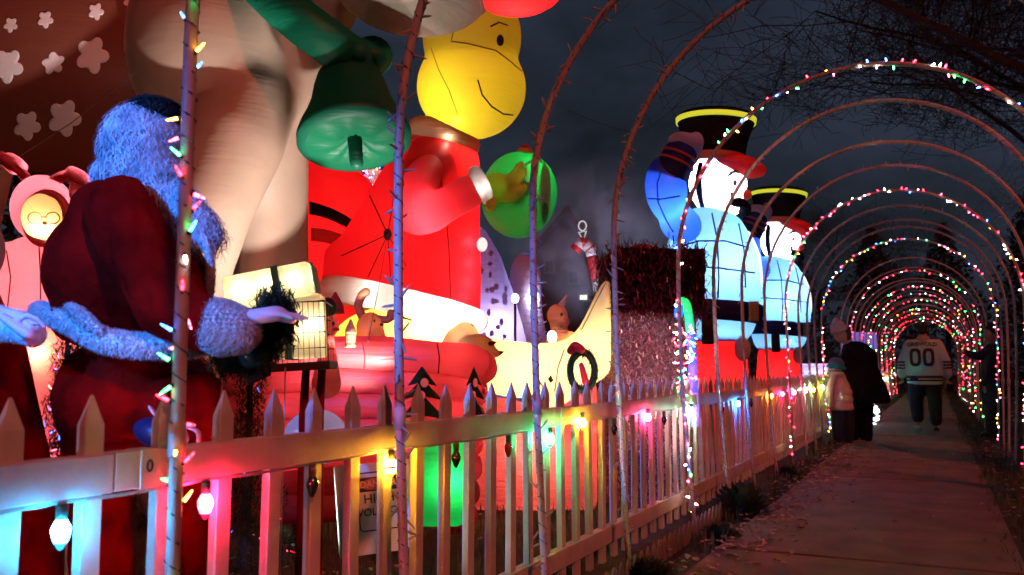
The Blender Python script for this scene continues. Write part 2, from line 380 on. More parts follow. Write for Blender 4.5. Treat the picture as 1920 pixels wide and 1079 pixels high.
# ---- big bulbs hanging under the top rail
def yof(px, X=FX + .04):
    a = YAW - math.atan((px - 960) / FPX / math.cos(PITCH) if False else (px - 960) / FPX); return -X / math.tan(a)
bulbset = [(-60, 'teal', 1, 0), (128, 'cyan', 1, -.002), (392, 'red', 1, 0), (588, 'offgreen', 0, 0), (733, 'yellow', 1, .01), (853, 'off', 0, 0), (950, 'offred', 0, 0), (1028, 'green', 1, .005),
           (1088, 'yellow', 1, .055), (1147, 'off', 0, 0), (1210, 'pink', 1, .03), (1240, 'off', 0, 0), (1291, 'mint', 1, .02), (1349, 'off', 0, 0), (1378, 'blue', 1, .02), (1403, 'off', 0, 0), (1441, 'orange', 1, .04), (1462, 'red', 1, .04), (1484, 'pink', 1, 0.04), (1506, 'mint', 1, .05), (1520, 'yellow', 1, .03), (1538, 'lime', 1, .05)]
C9 = {'cyan': (.03, .48, 1), 'teal': (.02, .42, 1), 'red': (1, .012, .06), 'yellow': (1, .42, .02), 'green': (.03, 1, .32), 'pink': (1, .04, .18), 'mint': (.45, 1, .65), 'blue': (.02, .22, 1), 'orange': (1, .28, .02), 'lime': (.4, 1, .05)}
socket_m = mat('bulb_socket', (.05, .06, .05), .5); strw = mat('pale_string_wire', (.35, .33, .33), .4)
def c9(x, y, z, col, lit, far=False, first=True, s=1.0):
    place = {'cyan': 'blue white', 'teal': 'turquoise', 'mint': 'minty white', 'offgreen': 'unlit dark green', 'off': 'unlit dark', 'offred': 'unlit red'}.get(col, col)
    t = thing('fence_bulb', (x, y, z), '', 'bulb', 'large coloured bulbs hung under the top fence rail')
    b = bmesh.new(); lathe(b, (x, y, z), [(.009, 0), (.0115, -.004), (.0105, -.03)], seg=10); obj('socket', b, socket_m, t, True)
    b = bmesh.new(); lathe(b, (x, y, z), [(.0085, -.0302), (.0115, -.035), (.0172, -.047), (.0170, -.056), (.0120, -.073), (.005, -.087), (.001, -.0895)], seg=14, sq=(s, s))
    if lit:
        pw = 400 if y < 6 else 380
        if col in ('yellow', 'orange'): pw *= .8
        if col in ('cyan', 'teal'): pw *= .5
        m = mat('bulb_' + col, C9[col], .2, emis=C9[col], es=pw, sample='FRONT')
        if 'band' not in m:            # hot filament in the belly of the glass, tinted glass above and below it
            m['band'] = 1; n = m.node_tree.nodes; l_ = m.node_tree.links; g = n.new('ShaderNodeTexCoord'); sp_ = n.new('ShaderNodeSeparateXYZ'); l_.new(g.outputs['Object'], sp_.inputs[0])
            a = n.new('ShaderNodeMath'); a.operation = 'ADD'; a.inputs[1].default_value = .050; l_.new(sp_.outputs['Z'], a.inputs[0]); c_ = n.new('ShaderNodeMath'); c_.operation = 'ABSOLUTE'; l_.new(a.outputs[0], c_.inputs[0])
            r_ = n.new('ShaderNodeMapRange'); r_.inputs[1].default_value = .012; r_.inputs[2].default_value = .026; r_.inputs[3].default_value = pw * 1.5; r_.inputs[4].default_value = 2.2; l_.new(c_.outputs[0], r_.inputs[0]); l_.new(r_.outputs[0], n['Principled BSDF'].inputs['Emission Strength'])
    else: m = mat('bulb_glass_' + col, {'offred': (.4, .02, .02), 'offgreen': (.01, .05, .03)}.get(col, (.012, .02, .016)), .12, spec=.8)
    obj('glass', b, m, t, True)
    return t, place
ordn = ['nearest', 'second', 'third', 'fourth', 'fifth', 'sixth', 'seventh', 'eighth', 'ninth', 'tenth', 'eleventh', 'twelfth']
seen = {}; bpos = []
tot = {}
for px, col, lit, dz in bulbset: tot[col] = tot.get(col, 0) + 1
for px, col, lit, dz in bulbset:
    yb = yof(px, FX + .034) if px >= 0 else .88
    t, pl = c9(FX + .042, yb, .788 + dz, col, lit); k = seen.get(col, 0); seen[col] = k + 1; bpos.append((yb, .788 + dz))
    t['label'] = (('glowing ' + pl) if lit else pl) + ' bulb under the fence top rail' + ('' if tot[col] == 1 else ', ' + ordn[k] + ' such from the left')
keys = list(C9); seenf = {}
yb = bpos[-1][0] + .6; q = 0
while yb < 34:
    col = keys[(q * 3 + 1) % len(keys)]
    t, pl = c9(FX + .034, yb, .80, col, 1); kf = seenf.get(col, 0); seenf[col] = kf + 1; t['label'] = 'tiny glowing ' + pl + ' bulb on the distant fence, ' + ordn[kf] + ' such going away'; t['group'] = 'distant fence bulbs'
    bpos.append((yb, .80)); yb += .62; q += 1
sw = bmesh.new()
for i in range(len(bpos) - 1):
    (a, za), (c, zc) = bpos[i], bpos[i + 1]
    if a > 20: break
    pts = [Vector((FX + .038, a + (c - a) * t, za + (zc - za) * t + .002 - .012 * 4 * t * (1 - t) * min(1, c - a))) for t in [k / 8 for k in range(9)]]
    tube(sw, pts, .0024, 5); tube(sw, [p + Vector((.003, 0, .004)) for p in pts], .002, 4)
tag(obj('bulb_wire', sw, strw), 'thin double wire of the big bulb string sagging under the fence rail', 'wire')
# yellow tape where the second arch is lashed to the fence
# ================================================================== THE ARCHES
ARCH_Y = [1.335, 2.26, 3.28, 4.32, 5.68, 6.72, 7.75, 8.9, 10.05, 11.1, 12.05, 12.9, 13.8]
yv = 16.6
while yv < 40: ARCH_Y.append(yv); yv += 1.12
LIT = {0, 4, 8, 12, 15, 18, 20, 22, 25, 27, 30, 32}
XL, XR = -1.46, .75
def arch_path(yv, n=60, j=0):
    cx = (XL + XR) / 2; hw = (XR - XL) / 2; pts = []; hs = 1.78; bow = 0 if yv < 2 else .06
    top = 3.0 + (.03 * math.sin(yv * 3.1)) - (.10 if abs(yv - 3.28) < .01 else 0)
    for k in range(9):
        t = k / 9; pts.append(Vector((XL - bow * math.sin(t * math.pi / 2) , yv, t * hs)))
    for k in range(n + 1):
        a = math.pi * (1 - k / n); pts.append(Vector((cx + (hw + bow) * math.cos(a), yv, hs + (top - hs) * math.sin(a))))
    for k in range(1, 10):
        t = 1 - k / 9; pts.append(Vector((XR + bow * math.sin(t * math.pi / 2), yv, t * hs)))
    s1, s2 = random.uniform(-.03, .03), random.uniform(-.02, .02)
    if yv < 5: s1 *= .2; s2 *= .2
    return [p + Vector((s1 * math.sin(p.z * 1.1), s2 * math.sin(p.z * 1.3 + 1), 0)) for p in pts]
def bulb_mesh(scale, name, m, zs=1.0):
    b = bmesh.new(); lathe(b, (0, 0, 0), [(.0035, 0), (.0038, .012), (.0030, .0125), (.0034, .018), (.003, .026), (.001, .034)], seg=6)
    for v in b.verts: v.co *= scale; v.co.z *= zs
    me = bpy.data.meshes.new(name); b.to_mesh(me); b.free(); me.materials.append(m); return me
def holder_mesh():
    b = bmesh.new(); tube(b, [(0, 0, -.014), (0, 0, .006)], [.0032, .0040], 5); return b
BCOL = ['red', 'green', 'yellow', 'pink', 'white', 'blue', 'red', 'yellow', 'pink']
bm_lit = {c: bulb_mesh(1.0, 'mini_bulb', glow(c, 20)) for c in LIGHTC}
bm_lit_s = {c: bulb_mesh(1.5, 'mini_bulb', glow(c, 30), .42) for c in LIGHTC}
off_m = mat('unlit_mini_bulb', (.34, .29, .29), .3); bm_off = bulb_mesh(1.25, 'mini_bulb', off_m)
holder_m = mat('bulb_holder', (.03, .06, .035), .5)
def arclen(pts):
    L_ = [0]
    for i in range(1, len(pts)): L_.append(L_[-1] + (pts[i] - pts[i - 1]).length)
    return L_
def along(pts, L_, s):
    s = max(0, min(L_[-1] - 1e-5, s))
    lo = 0
    for i in range(1, len(L_)):
        if L_[i] >= s: lo = i - 1; break
    t = (s - L_[lo]) / (L_[lo + 1] - L_[lo]); return pts[lo].lerp(pts[lo + 1], t), (pts[lo + 1] - pts[lo]).normalized()
def mini(b, p, d, s, mi=None, zs=1.0):
    u, v = frame(d); q = []
    for h, r in ((0, .0035), (.012, .004), (.024, .0035)):
        q.append([b.verts.new(p + d * h * s * zs + r * s * (u * math.cos(k * 2.094) + v * math.sin(k * 2.094))) for k in range(3)])
    tip = b.verts.new(p + d * .036 * s * zs)
    fs = []
    for a, c in ((q[0], q[1]), (q[1], q[2])):
        for k in range(3): fs.append(b.faces.new((a[k], a[(k + 1) % 3], c[(k + 1) % 3], c[k])))
    for k in range(3): fs.append(b.faces.new((q[2][k], q[2][(k + 1) % 3], tip)))
    if mi is not None:
        for f in fs: f.material_index = mi
near_names = ['first', 'second', 'third', 'fourth', 'fifth', 'sixth', 'seventh', 'eighth', 'ninth', 'tenth', 'eleventh', 'twelfth', 'thirteenth', 'fourteenth', 'fifteenth', 'sixteenth', 'seventeenth', 'eighteenth', 'nineteenth', 'twentieth']
RP = .0150
for i, yv in enumerate(ARCH_Y):
    lit = i in LIT; far = i > 12
    pts = arch_path(yv, 60 if i < 6 else 36); L_ = arclen(pts); tot_ = L_[-1]
    if i < len(near_names):
        lab = ('lit' if lit else 'unlit') + ' pipe arch over the path, ' + near_names[i] + ' from the camera, wrapped in ' + ('glowing multicoloured' if lit else 'dark') + ' mini lights'
        t = thing('light_arch', (XL, yv, 0), lab, 'arch', 'light arches over the path')
    else:
        t = thing('light_arch', (XL, yv, 0), ('lit' if lit else 'unlit') + ' distant pipe arch, ' + near_names[len(ARCH_Y) - 1 - i] + ' from the far end of the tunnel', 'arch', 'distant light arches')
    b = bmesh.new(); tube(b, pts, RP * (1 + .0 * i), 12 if i < 6 else 6); obj('pipe', b, pvc, t, True)
    # couplings
    for s_ in ([.9, tot_ * .5, tot_ - .9] if i < 13 else []):
        b = bmesh.new(); p, d = along(pts, L_, s_); tube(b, [p - d * .035, p + d * .035], RP + .004, 12); obj('coupling', b, pvc, t, True)
    # wire
    pitch = .052 if i < 4 else (.07 if i < 13 else .25); b = bmesh.new(); wp = []; s_ = .05; a = random.uniform(0, 6.28); stp = .012 if i < 6 else .03
    if i < 13:
        while s_ < tot_ - .05:
            p, d = along(pts, L_, s_); u, v = frame(d, Vector((0, 1, 0))); wob = 1 + .15 * mnoise.noise(Vector((s_ * 9, i, 0)))
            wp.append(p + (RP + .002) * wob * (u * math.cos(a) + v * math.sin(a))); s_ += stp; a += stp / pitch * 6.283 * (1 + .5 * mnoise.noise(Vector((s_ * 4, i, 3))))
        tube(b, wp, .0021 if i < 6 else .0026, 4); obj('wire', b, wire_m, t)
    # mini bulbs
    gap = .036 if i == 0 else (.05 if i in (4, 8) else (.034 if i < 4 else .06))
    if far: gap = .10 if lit else .2
    s_ = .12; n_ = 0; stuff = bmesh.new(); indiv = i < 5 or i == 8
    hold = bmesh.new()
    while s_ < tot_ - .05:
        p, d = along(pts, L_, s_); u, v = frame(d, Vector((0, 1, 0))); a = random.uniform(0, 6.28); o_ = (u * math.cos(a) + v * math.sin(a))
        dirv = (o_ + d * random.uniform(-1.3, 1.3)).normalized(); q = p + o_ * (RP - .001)
        vis = True
        if i == 0: vis = p.z < 2.6 and p.x < -.9
        if i in (1, 2, 3): vis = p.x < -.3 or i == 3
        if random.random() < .08: s_ += gap * random.uniform(.5, 2.5)
        if vis:
            is_lit = lit and not (i == 4 and 1.0 < p.z < 2.2 and p.x > 0 and random.random() < .5)
            c = random.choice(BCOL)
            if i > 3: c = random.choice(['red', 'red', 'red', 'pink', 'pink', 'white', 'white', 'yellow', 'green', 'blue', 'white'])
            if far: c = random.choice(['red', 'red', 'red', 'pink', 'pink', 'white', 'white', 'yellow', 'red', 'green'])
            if i == 0: c = random.choice(['red', 'red', 'green', 'yellow', 'pink', 'white', 'yellow', 'red', 'blue'])
            if indiv:
                o = bpy.data.objects.new('mini_bulb', (bm_lit[c] if i == 0 else bm_lit_s[c]) if is_lit else bm_off); COL.objects.link(o)
                o.parent = t; o.location = q + dirv * .003 - Vector(t['base']); o.rotation_euler = dirv.to_track_quat('Z', 'Y').to_euler()
                if i == 0: tube(hold, [q - dirv * .003, q + dirv * .009], [.0034, .0046], 6)
            else:
                mini(stuff, q, dirv, (1.5 if i < 13 else 1.7 + .012 * (yv - 13)) if lit else 1.1, list(LIGHTC).index(c) if lit else 0, .42 if lit else 1)
            n_ += 1
        s_ += gap * random.uniform(.6, 1.4)
    if i == 0: obj('bulb_holders', hold, holder_m, t, True)['kind'] = 'stuff'
    else: hold.free()
    if not indiv:
        o = obj('mini_lights', stuff, [glow(c, 32) if i < 13 else glow(c, 26, 'AUTO') for c in LIGHTC] if lit else off_m, t); o['kind'] = 'stuff'
    else: stuff.free()
# ================================================================== INFLATABLES
def infl(name, x, D, label, cat, group=None): return thing(name, G(x, D), label, cat, group)
def pr(D): return D / FPX          # metres per pixel at depth D
# ---------- giant reindeer (its lamp is out: lit from the yard)
DR = 6.4; k = pr(DR)
tan = fabric('tan_nylon', (.42, .30, .23), .25, wr=.05); maroon = fabric('maroon_nylon', (.17, .045, .028), .2, wr=.08, gl=.02); flower_m = fabric('pale_pink_nylon', (.78, .66, .70), .2, wr=.1)
deer = infl('giant_reindeer', 500, DR, 'towering tan blow-up reindeer in a maroon flowered blanket, wearing a green collar', 'inflatable')
b = bmesh.new()
ell(b, P(120, 110, DR + .5), (440 * k, 1.15, 225 * k), tilt(4), 40, 24)
ell(b, P(430, 130, DR + .15), (170 * k, .95, 200 * k), tilt(-25), 32, 20)
tube(b, [P(450, 120, DR), P(478, 250, DR), P(492, 400, DR + .1), P(500, 600, DR + .1), P(505, 860, DR + .1), P(507, 955, DR + .1)], [140 * k, 100 * k, 86 * k, 80 * k, 70 * k, 76 * k], 26, rnd=True)
tube(b, [P(470, 190, DR - .4), P(440, 270, DR - .6), P(390, 390, DR - .8), P(352, 520, DR - .9), P(340, 700, DR - .9), P(340, 920, DR - .9)], [80 * k, 82 * k, 72 * k, 66 * k, 64 * k, 68 * k], 26, rnd=True)
tube(b, [P(-120, 180, DR + .3), P(-140, 500, DR + .2), P(-150, 940, DR + .1)], [160 * k, 110 * k, 80 * k], 20, rnd=True)
tube(b, [P(470, 130, DR), P(540, 10, DR - .1), P(620, -120, DR - .2)], [165 * k, 120 * k, 105 * k], 28, rnd=True)
b = union(b, .045, 10)
body = obj('body', b, tan, deer, True)
B = bvh_of(body)
# blanket: the belly wrap, 12 mm off the hide
b = bmesh.new(); ell(b, P(120, 110, DR + .5), (440 * k + .035, 1.185, 225 * k + .03), tilt(4), 64, 40)
cutkeep(b, P(335, 110, DR), RX * .93 + ZZ * .25 + FH * .15)
blanket = obj('blanket', b, maroon, deer, True); BB = bvh_of(blanket)
def flower(cx, cy_, s, rot, mi=5, ecc=.9):
    pts = []
    for q in range(40):
        a = 2 * math.pi * q / 40; r = s * (.62 + .38 * abs(math.cos(a * mi / 2))) 
        x, y = r * math.cos(a) * ecc, r * math.sin(a); c, s_ = math.cos(rot), math.sin(rot); pts.append((cx + x * c - y * s_, cy_ + x * s_ + y * c))
    return pts
for cx, cy_, s, rot in ((14, 124, 34, .3), (100, 119, 23, .8), (173, 104, 36, .1), (51, 236, 29, .2), (121, 222, 36, 0.1), (-50, 240, 32, 0), (20, 47, 15, .4), (85, 37, 17, .2), (180, 22, 17, .1), (245, 3, 15, .4), (262, 175, 10, 0)):
    if cx == 262: continue
    b = bmesh.new(); decal(b, BB, flower(cx, cy_, s, rot), .004, .001); obj('flower_patch', b, flower_m, deer, True)
# head + nose (mostly above the frame)
HD = DR - .5; k = pr(HD)
b = bmesh.new(); ell(b, P(640, -130, HD), (150 * k, .55, 130 * k)); ell(b, P(790, -60, HD - .1), (155 * k, .5, 105 * k), tilt(8)); b = union(b, .04, 8); hd = obj('head', b, tan, deer, True)
b = bmesh.new(); ell(b, P(770, -32, HD - .12), (150 * k, .5, 88 * k), tilt(6)); obj('muzzle', b, fabric('cream_nylon', (.62, .50, .40), .3), deer, True)
b = bmesh.new(); ell(b, P(968, -45, HD - .15), (98 * k, .36, 68 * k)); obj('nose', b, fabric('red_nylon', (.62, .012, .015), .6), deer, True)
lamp('nose_lamp', P(968, -20, HD - .15), 20, (1, .5, .4), deer, .05)
for sx in (560, 690):
    b = bmesh.new(); tube(b, curve_pts([P(sx, -240, HD), P(sx - 20, -420, HD), P(sx + 40, -560, HD)], 6), .12, 12, rnd=True); tube(b, curve_pts([P(sx - 10, -380, HD), P(sx - 90, -470, HD)], 5), .1, 12, rnd=True); b = union(b, .05, 3); obj('antler', b, maroon, deer, True)
for q in (0, 1):
    b = bmesh.new(); ell(b, P(610 + q * 90, -150, HD - .5 + q * .1), (.06, .05, .09)); obj('eye', b, black, deer, True)
# collar
DC = 5.7; k = pr(DC); gcol = fabric('green_nylon', (.006, .20, .11), .3, wr=.14, gl=.02)
b = bmesh.new(); cp = curve_pts([P(400, -110, DC + .6), P(470, -45, DC), P(540, 20, DC - .25), P(610, 75, DC - .3), P(668, 112, DC - .1), P(700, 105, DC + .5)], 6)
tube(b, cp, [40 * k] * len(cp), 18, rnd=True); obj('collar', b, gcol, deer, True)
# hanging bell
bell = thing('hanging_bell', P(672, 100, DC - .25), 'large dark green blow-up bell hanging from the reindeer collar', 'bell')
ax = (P(640, 100, DC - .3) - P(668, 290, DC - .3)).normalized(); ax = (ax + FH * .40).normalized(); c0 = P(665, 262, DC - .3)
prof = [(86, -10), (101, -4), (101, 8), (95, 26), (84, 48), (72, 80), (66, 110), (58, 135), (40, 156), (22, 166), (4, 170)]
b = bmesh.new(); lathe(b, c0, [(r * k, h * k) for r, h in prof], ax, 48, cap=False); bmesh.ops.contextual_create(b, geom=[]) if False else None
obj('bell_shell', b, fabric('dark_green_nylon', (.004, .105, .06), .35, wr=.12, gl=.02), bell, True)
b = bmesh.new(); n_ = 48
u = (RX - ax * RX.dot(ax)).normalized(); v = ax.cross(u); rs = []
for r, h in ((86, -10), (60, -16), (34, -12), (12, 2)):
    rs.append([b.verts.new(c0 + ax * (h + (2.2 * math.sin(q * 2 * math.pi * 9 / n_) if r < 80 else 0)) * k + r * k * (u * math.cos(2 * math.pi * q / n_) + v * math.sin(2 * math.pi * q / n_))) for q in range(n_)])
for i in range(3):
    for q in range(n_): b.faces.new((rs[i][q], rs[i][(q + 1) % n_], rs[i + 1][(q + 1) % n_], rs[i + 1][q]))
b.faces.new(rs[-1]); obj('bell_mouth', b, fabric('mid_green_nylon', (.003, .15, .07), .5, wr=.2, gl=.02), bell, True)
b = bmesh.new(); tube(b, [c0 - ax * 2 * k, c0 - ax * 48 * k], [13 * k, 12 * k], 14, rnd=True); obj('clapper', b, fabric('dark_green_nylon', (0, 0, 0)), bell, True)
b = bmesh.new(); tube(b, [c0 + ax * 165 * k, P(672, 100, DC - .3)], .06, 12, rnd=True); obj('bell_loop', b, gcol, bell, True)
b = bmesh.new(); ell(b, P(700, 108, DC - .1), (26 * k, .1, 20 * k), tilt(20)); obj('bow_end', b, gcol, bell, True)
# ---------- tall figure in a red suit: a plain yellow head of no particular character
DS = 7.4; k = pr(DS)
red_f = fabric('bright_red_nylon', (.70, .010, .014), .62, wr=.07, var=.04); white_f = fabric('white_fur_nylon', (.78, .72, .66), .6, wr=.25); yel = fabric('yellow_nylon', (.80, .60, .03), .62, wr=.15, var=.03)
giant = infl('suited_giant', 780, DS, 'giant blow-up figure in a red fur-hemmed suit with a plain smiling yellow head', 'inflatable')
b = bmesh.new()
secs = []
for (x, y, rx, D_) in ((752, 582, 60, 0), (752, 576, 138, 0), (752, 560, 152, 0), (756, 500, 150, 0), (770, 430, 131, 0), (790, 370, 112, 0), (805, 320, 96, 0), (815, 280, 78, 0), (822, 262, 58, 0), (826, 252, 20, 0)):
    tx = tilt(-8 if y < 450 else 12); secs.append((P(x, y, DS + D_), tx[0] * rx * k, FH * min(rx, 125) * k * .8))
loft(b, secs, 48); b = union(b, .035, 4); suit = obj('suit', b, red_f, giant, True); S = bvh_of(suit)
b = bmesh.new(); ring = [P(757, 572, DS) + (tilt(13)[0] * math.cos(a) * 138 + FH * math.sin(a) * 110) * k for a in [q * 6.283 / 40 for q in range(40)]]
ring0 = list(ring); tube(b, ring, 24 * k, 16, closed=True); obj('fur_hem', b, white_f, giant, True)
b = bmesh.new(); ring = [P(832, 258, DS) + (tilt(18)[0] * math.cos(a) * 50 + FH * math.sin(a) * 46) * k for a in [q * 6.283 / 32 for q in range(32)]]
tube(b, ring, 21 * k, 14, closed=True); obj('fur_collar', b, fabric('tan_fur_nylon', (.66, .42, .26), .5), giant, True)
b = bmesh.new(); ell(b, P(884, 165, DS - .1), (102 * k, .44, 95 * k), tilt(6), 32, 20); ell(b, P(885, 70, DS - .1), (92 * k, .42, 100 * k), tilt(0), 32, 20); b = union(b, .03, 14)
head = obj('head', b, yel, giant, True); HB = bvh_of(head)
b = bmesh.new(); seam(b, HB, [(850, 60), (846, 78), (878, 82), (930, 95), (960, 118), (978, 134)], .006); seam(b, HB, [(808, 90), (822, 130), (842, 170), (858, 215)], .004); obj('head_seam', b, mat('yellow_thread', (.22, .14, .02)), giant)
b = bmesh.new(); seam(b, HB, [(896, 150), (904, 178), (922, 200), (944, 214), (962, 216)], .008); obj('smile', b, black, giant)
b = bmesh.new(); decal(b, HB, oval(938, 76, 7, 11)); obj('eye', b, black, giant)
b = bmesh.new(); seam(b, HB, [(920, 50), (936, 42), (952, 48)], .007); obj('eyebrow', b, black, giant)
# far arm + near arm
b = bmesh.new(); tube(b, curve_pts([P(815, 310, DS - .16), P(785, 355, DS - .40), P(778, 404, DS - .56), P(830, 388, DS - .60), P(893, 350, DS - .55)], 5), [36 * k] * 5 + [37 * k] * 5 + [35 * k] * 5 + [30 * k] * 5 + [24 * k], 22, rnd=True); b = union(b, .03, 5)
obj('sleeve', b, fabric('lit_red_nylon', (.74, .03, .045), .6, wr=.06), giant, True)  # the suit's red made pinker: light on the arm put into its colour
def cuffring(x, y, D, r, tr, ax_, mt, par, nm='cuff'):
    ax_ = ax_.normalized(); u, v = frame(ax_); b = bmesh.new(); tube(b, [P(x, y, D) + (u * math.cos(a) + v * math.sin(a)) * r for a in [q * 6.283 / 28 for q in range(28)]], tr, 12, closed=True); return obj(nm, b, mt, par, True)
cuffring(903, 348, DS - .55, 24 * k, 13 * k, P(903, 348, DS) - P(880, 360, DS), white_f, giant)
ymit = fabric('yellow_green_nylon', (.72, .78, .08), .6, wr=.1)
b = bmesh.new(); ell(b, P(930, 352, DS - .55), (30 * k, .12, 26 * k))
for (x1, y1, x2, y2, r) in ((940, 345, 978, 308, 9), (942, 350, 984, 322, 10), (945, 362, 990, 348, 11), (940, 368, 978, 362, 10), (925, 365, 918, 390, 10)):
    tube(b, curve_pts([P(x1 - 8, y1, DS - .55), P((x1 + x2) / 2, (y1 + y2) / 2 + 6, DS - .62), P(x2, y2, DS - .55)], 4), [r * k] * 5 + [r * .85 * k] * 3 + [r * .6 * k], 10, rnd=True)
b = union(b, .012, 4); obj('glove', b, ymit, giant, True)
b = bmesh.new(); ell(b, P(904, 459, DS - .72), (9 * k, 9 * k, 12 * k)); obj('button', b, mat('glowing_white_pompom', (.8, .75, .72), .8, emis=(1, .9, .85), es=.8), giant, True)  # pompom holds no lamp; its brightness is a glow put into the material
# stitched guy-rope star
b = bmesh.new()
for q in ((690, 520), (762, 500), (745, 330), (640, 480), (690, 360), (735, 560)): seam(b, S, [(727, 440), ((727 + q[0]) / 2, (440 + q[1]) / 2), q], .005)
seam(b, S, [(826, 330), (836, 400), (842, 470), (845, 560)], .005); obj('suit_seam', b, mat('dark_red_thread', (.10, .003, .003)), giant)
b = bmesh.new(); h, _ = hit(S, 727, 440); ell(b, h, (.035, .03, .05)); obj('tie_patch', b, black, giant, True)
# hem to ground: glowing yellow legs
b = bmesh.new(); ell(b, P(745, 640, DS), (122 * k, .42, 66 * k)); ell(b, P(700, 800, DS), (60 * k, .3, 170 * k)); ell(b, P(800, 800, DS), (60 * k, .3, 170 * k)); b = union(b, .04, 6)
obj('legs', b, fabric('lemon_nylon', (.80, .72, .12), .62, wr=.15), giant, True)
lamp('inner_lamp', P(842, 300, DS - .05), 22, (1, .62, .35), giant, .03)
lamp('inner_lamp', P(790, 470, DS + .1), 21, (1, .62, .55), giant, .05); lamp('inner_lamp', P(878, 455, DS - 0.20), 3, (1, .85, 1), giant, .08); lamp('inner_lamp', P(872, 495, DS - 0.21), 3, (1, .85, 1), giant, .08); lamp('inner_lamp', P(868, 530, DS - 0.22), 3, (1, .85, 1), giant, .08); lamp('inner_lamp', P(862, 560, DS - 0.24), 3, (1, .85, 1), giant, .08)
lamp('inner_lamp', P(858, 185, DS - .22), 8, (1, .9, .55), giant, .05)
lamp('inner_lamp', P(800, 628, DS - .15), 62, (1, .95, .6), giant, .05)
lamp('inner_lamp', P(835, 578, DS - .36), 9, (1, 1, 1), giant, .03)
lamp('inner_lamp', P(800, 408, DS - .60), 9, (1, .6, .6), giant, .03)
lamp('inner_lamp', P(965, 330, DS - .60), 1.2, (1, 1, .6), giant, .01); lamp('inner_lamp', P(932, 352, DS - .55), 7, (1, 1, .7), giant, .02)
for x, dd in ((640, -.15), (700, -.44), (770, -.50), (830, -.45), (885, -.2)):
    q = min(range(40), key=lambda j: (ring0[j] - P(x, 590, DS + dd)).length); lamp('inner_lamp', ring0[q], 1.6, (1, .95, .85), giant, .02)
lamp('inner_lamp', P(840, 262, DS - .32), .9, (1, .8, .6), giant, .02); lamp('inner_lamp', P(875, 275, DS - .1), .6, (1, .8, .6), giant, .02)
lamp('inner_lamp', P(905, 352, DS - .66), .35, (1, 1, 1), giant, .01)
# ---------- green ornament he holds
orn = thing('green_ornament', P(972, 440, DS - .35), 'round green blow-up ornament held in the yellow gloved hand', 'ornament')
b = bmesh.new(); secs_ = [(r * 68 * k, h * 78 * k) for r, h in [(math.sin(R_(a)), -math.cos(R_(a))) for a in range(2, 180, 8)]]
lathe(b, P(973, 366, DS - .30), secs_, (ZZ + RX * .12), 36, lobes=4, amp=.05); ob = obj('ball', b, fabric('leaf_green_nylon', (.008, .30, .07), .6, wr=.15), orn, True); OB = bvh_of(ob)
b = bmesh.new(); decal(b, OB, [(1018, 300), (1030, 320), (1034, 360), (1030, 400), (1018, 430), (1012, 380), (1014, 330)]); obj('pale_gore', b, fabric('mint_nylon', (.25, .62, .42), .5), orn, True)
for cx, cy_, rx in ((962, 345, 17), (1022, 398, 6)):
    b = bmesh.new(); decal(b, OB, oval(cx, cy_, rx, 19)); obj('dot_patch', b, fabric('deep_green_nylon', (.005, .22, .06), .5), orn, True)
b = bmesh.new(); lathe(b, P(984, 292, DS - .3), [(16 * k, 0), (17 * k, 6 * k), (12 * k, 12 * k)], seg=16); obj('cap', b, fabric('gold_nylon', (.7, .45, .05), .5), orn, True)
b = bmesh.new(); tube(b, [P(984, 281, DS - .3) + (RX * math.cos(a) + ZZ * math.sin(a)) * 8 * k for a in [q * .524 for q in range(12)]], 2.5 * k, 8, closed=True); obj('hook', b, fabric('red_nylon', (0, 0, 0)), orn, True)
lamp('inner_lamp', P(990, 333, DS - .40), 4, (.8, 1, .5), orn, .03)
# ---------- red-coated figure behind, seen from the back
DB = 8.6; k = pr(DB)
backf = infl('round_red_figure', 590, DB, 'rounded red blow-up figure with a black belt, glowing between the reindeer leg and the suit', 'inflatable')
b = bmesh.new(); ell(b, P(585, 460, DB), (150 * k, .8, 175 * k), None, 36, 22); ell(b, P(560, 330, DB + .2), (70 * k, .4, 80 * k)); ell(b, P(590, 700, DB), (130 * k, .7, 190 * k)); b = union(b, .05, 8)
rb = obj('coat', b, fabric('bright_red_nylon', (0, 0, 0)), backf, True); RBV = bvh_of(rb)
b = bmesh.new(); decal(b, RBV, [(580, 378), (600, 383), (625, 392), (650, 405), (676, 424), (700, 440), (700, 462), (676, 444), (650, 427), (625, 415), (600, 406), (580, 402)], .01, .02); obj('belt', b, black_cloth, backf, True)
b = bmesh.new(); decal(b, RBV, [(583, 427), (610, 430), (640, 439), (668, 453), (664, 474), (636, 463), (608, 455), (583, 452)], .01, .02); obj('coat_trim', b, fabric('peach_nylon', (.75, .30, .22), .6), backf, True)
lamp('inner_lamp', P(620, 470, DB - .3), 22, (1, .6, .5), backf, .06); lamp('inner_lamp', P(600, 700, DB - .2), 60, (1, .5, .4), backf, .06)
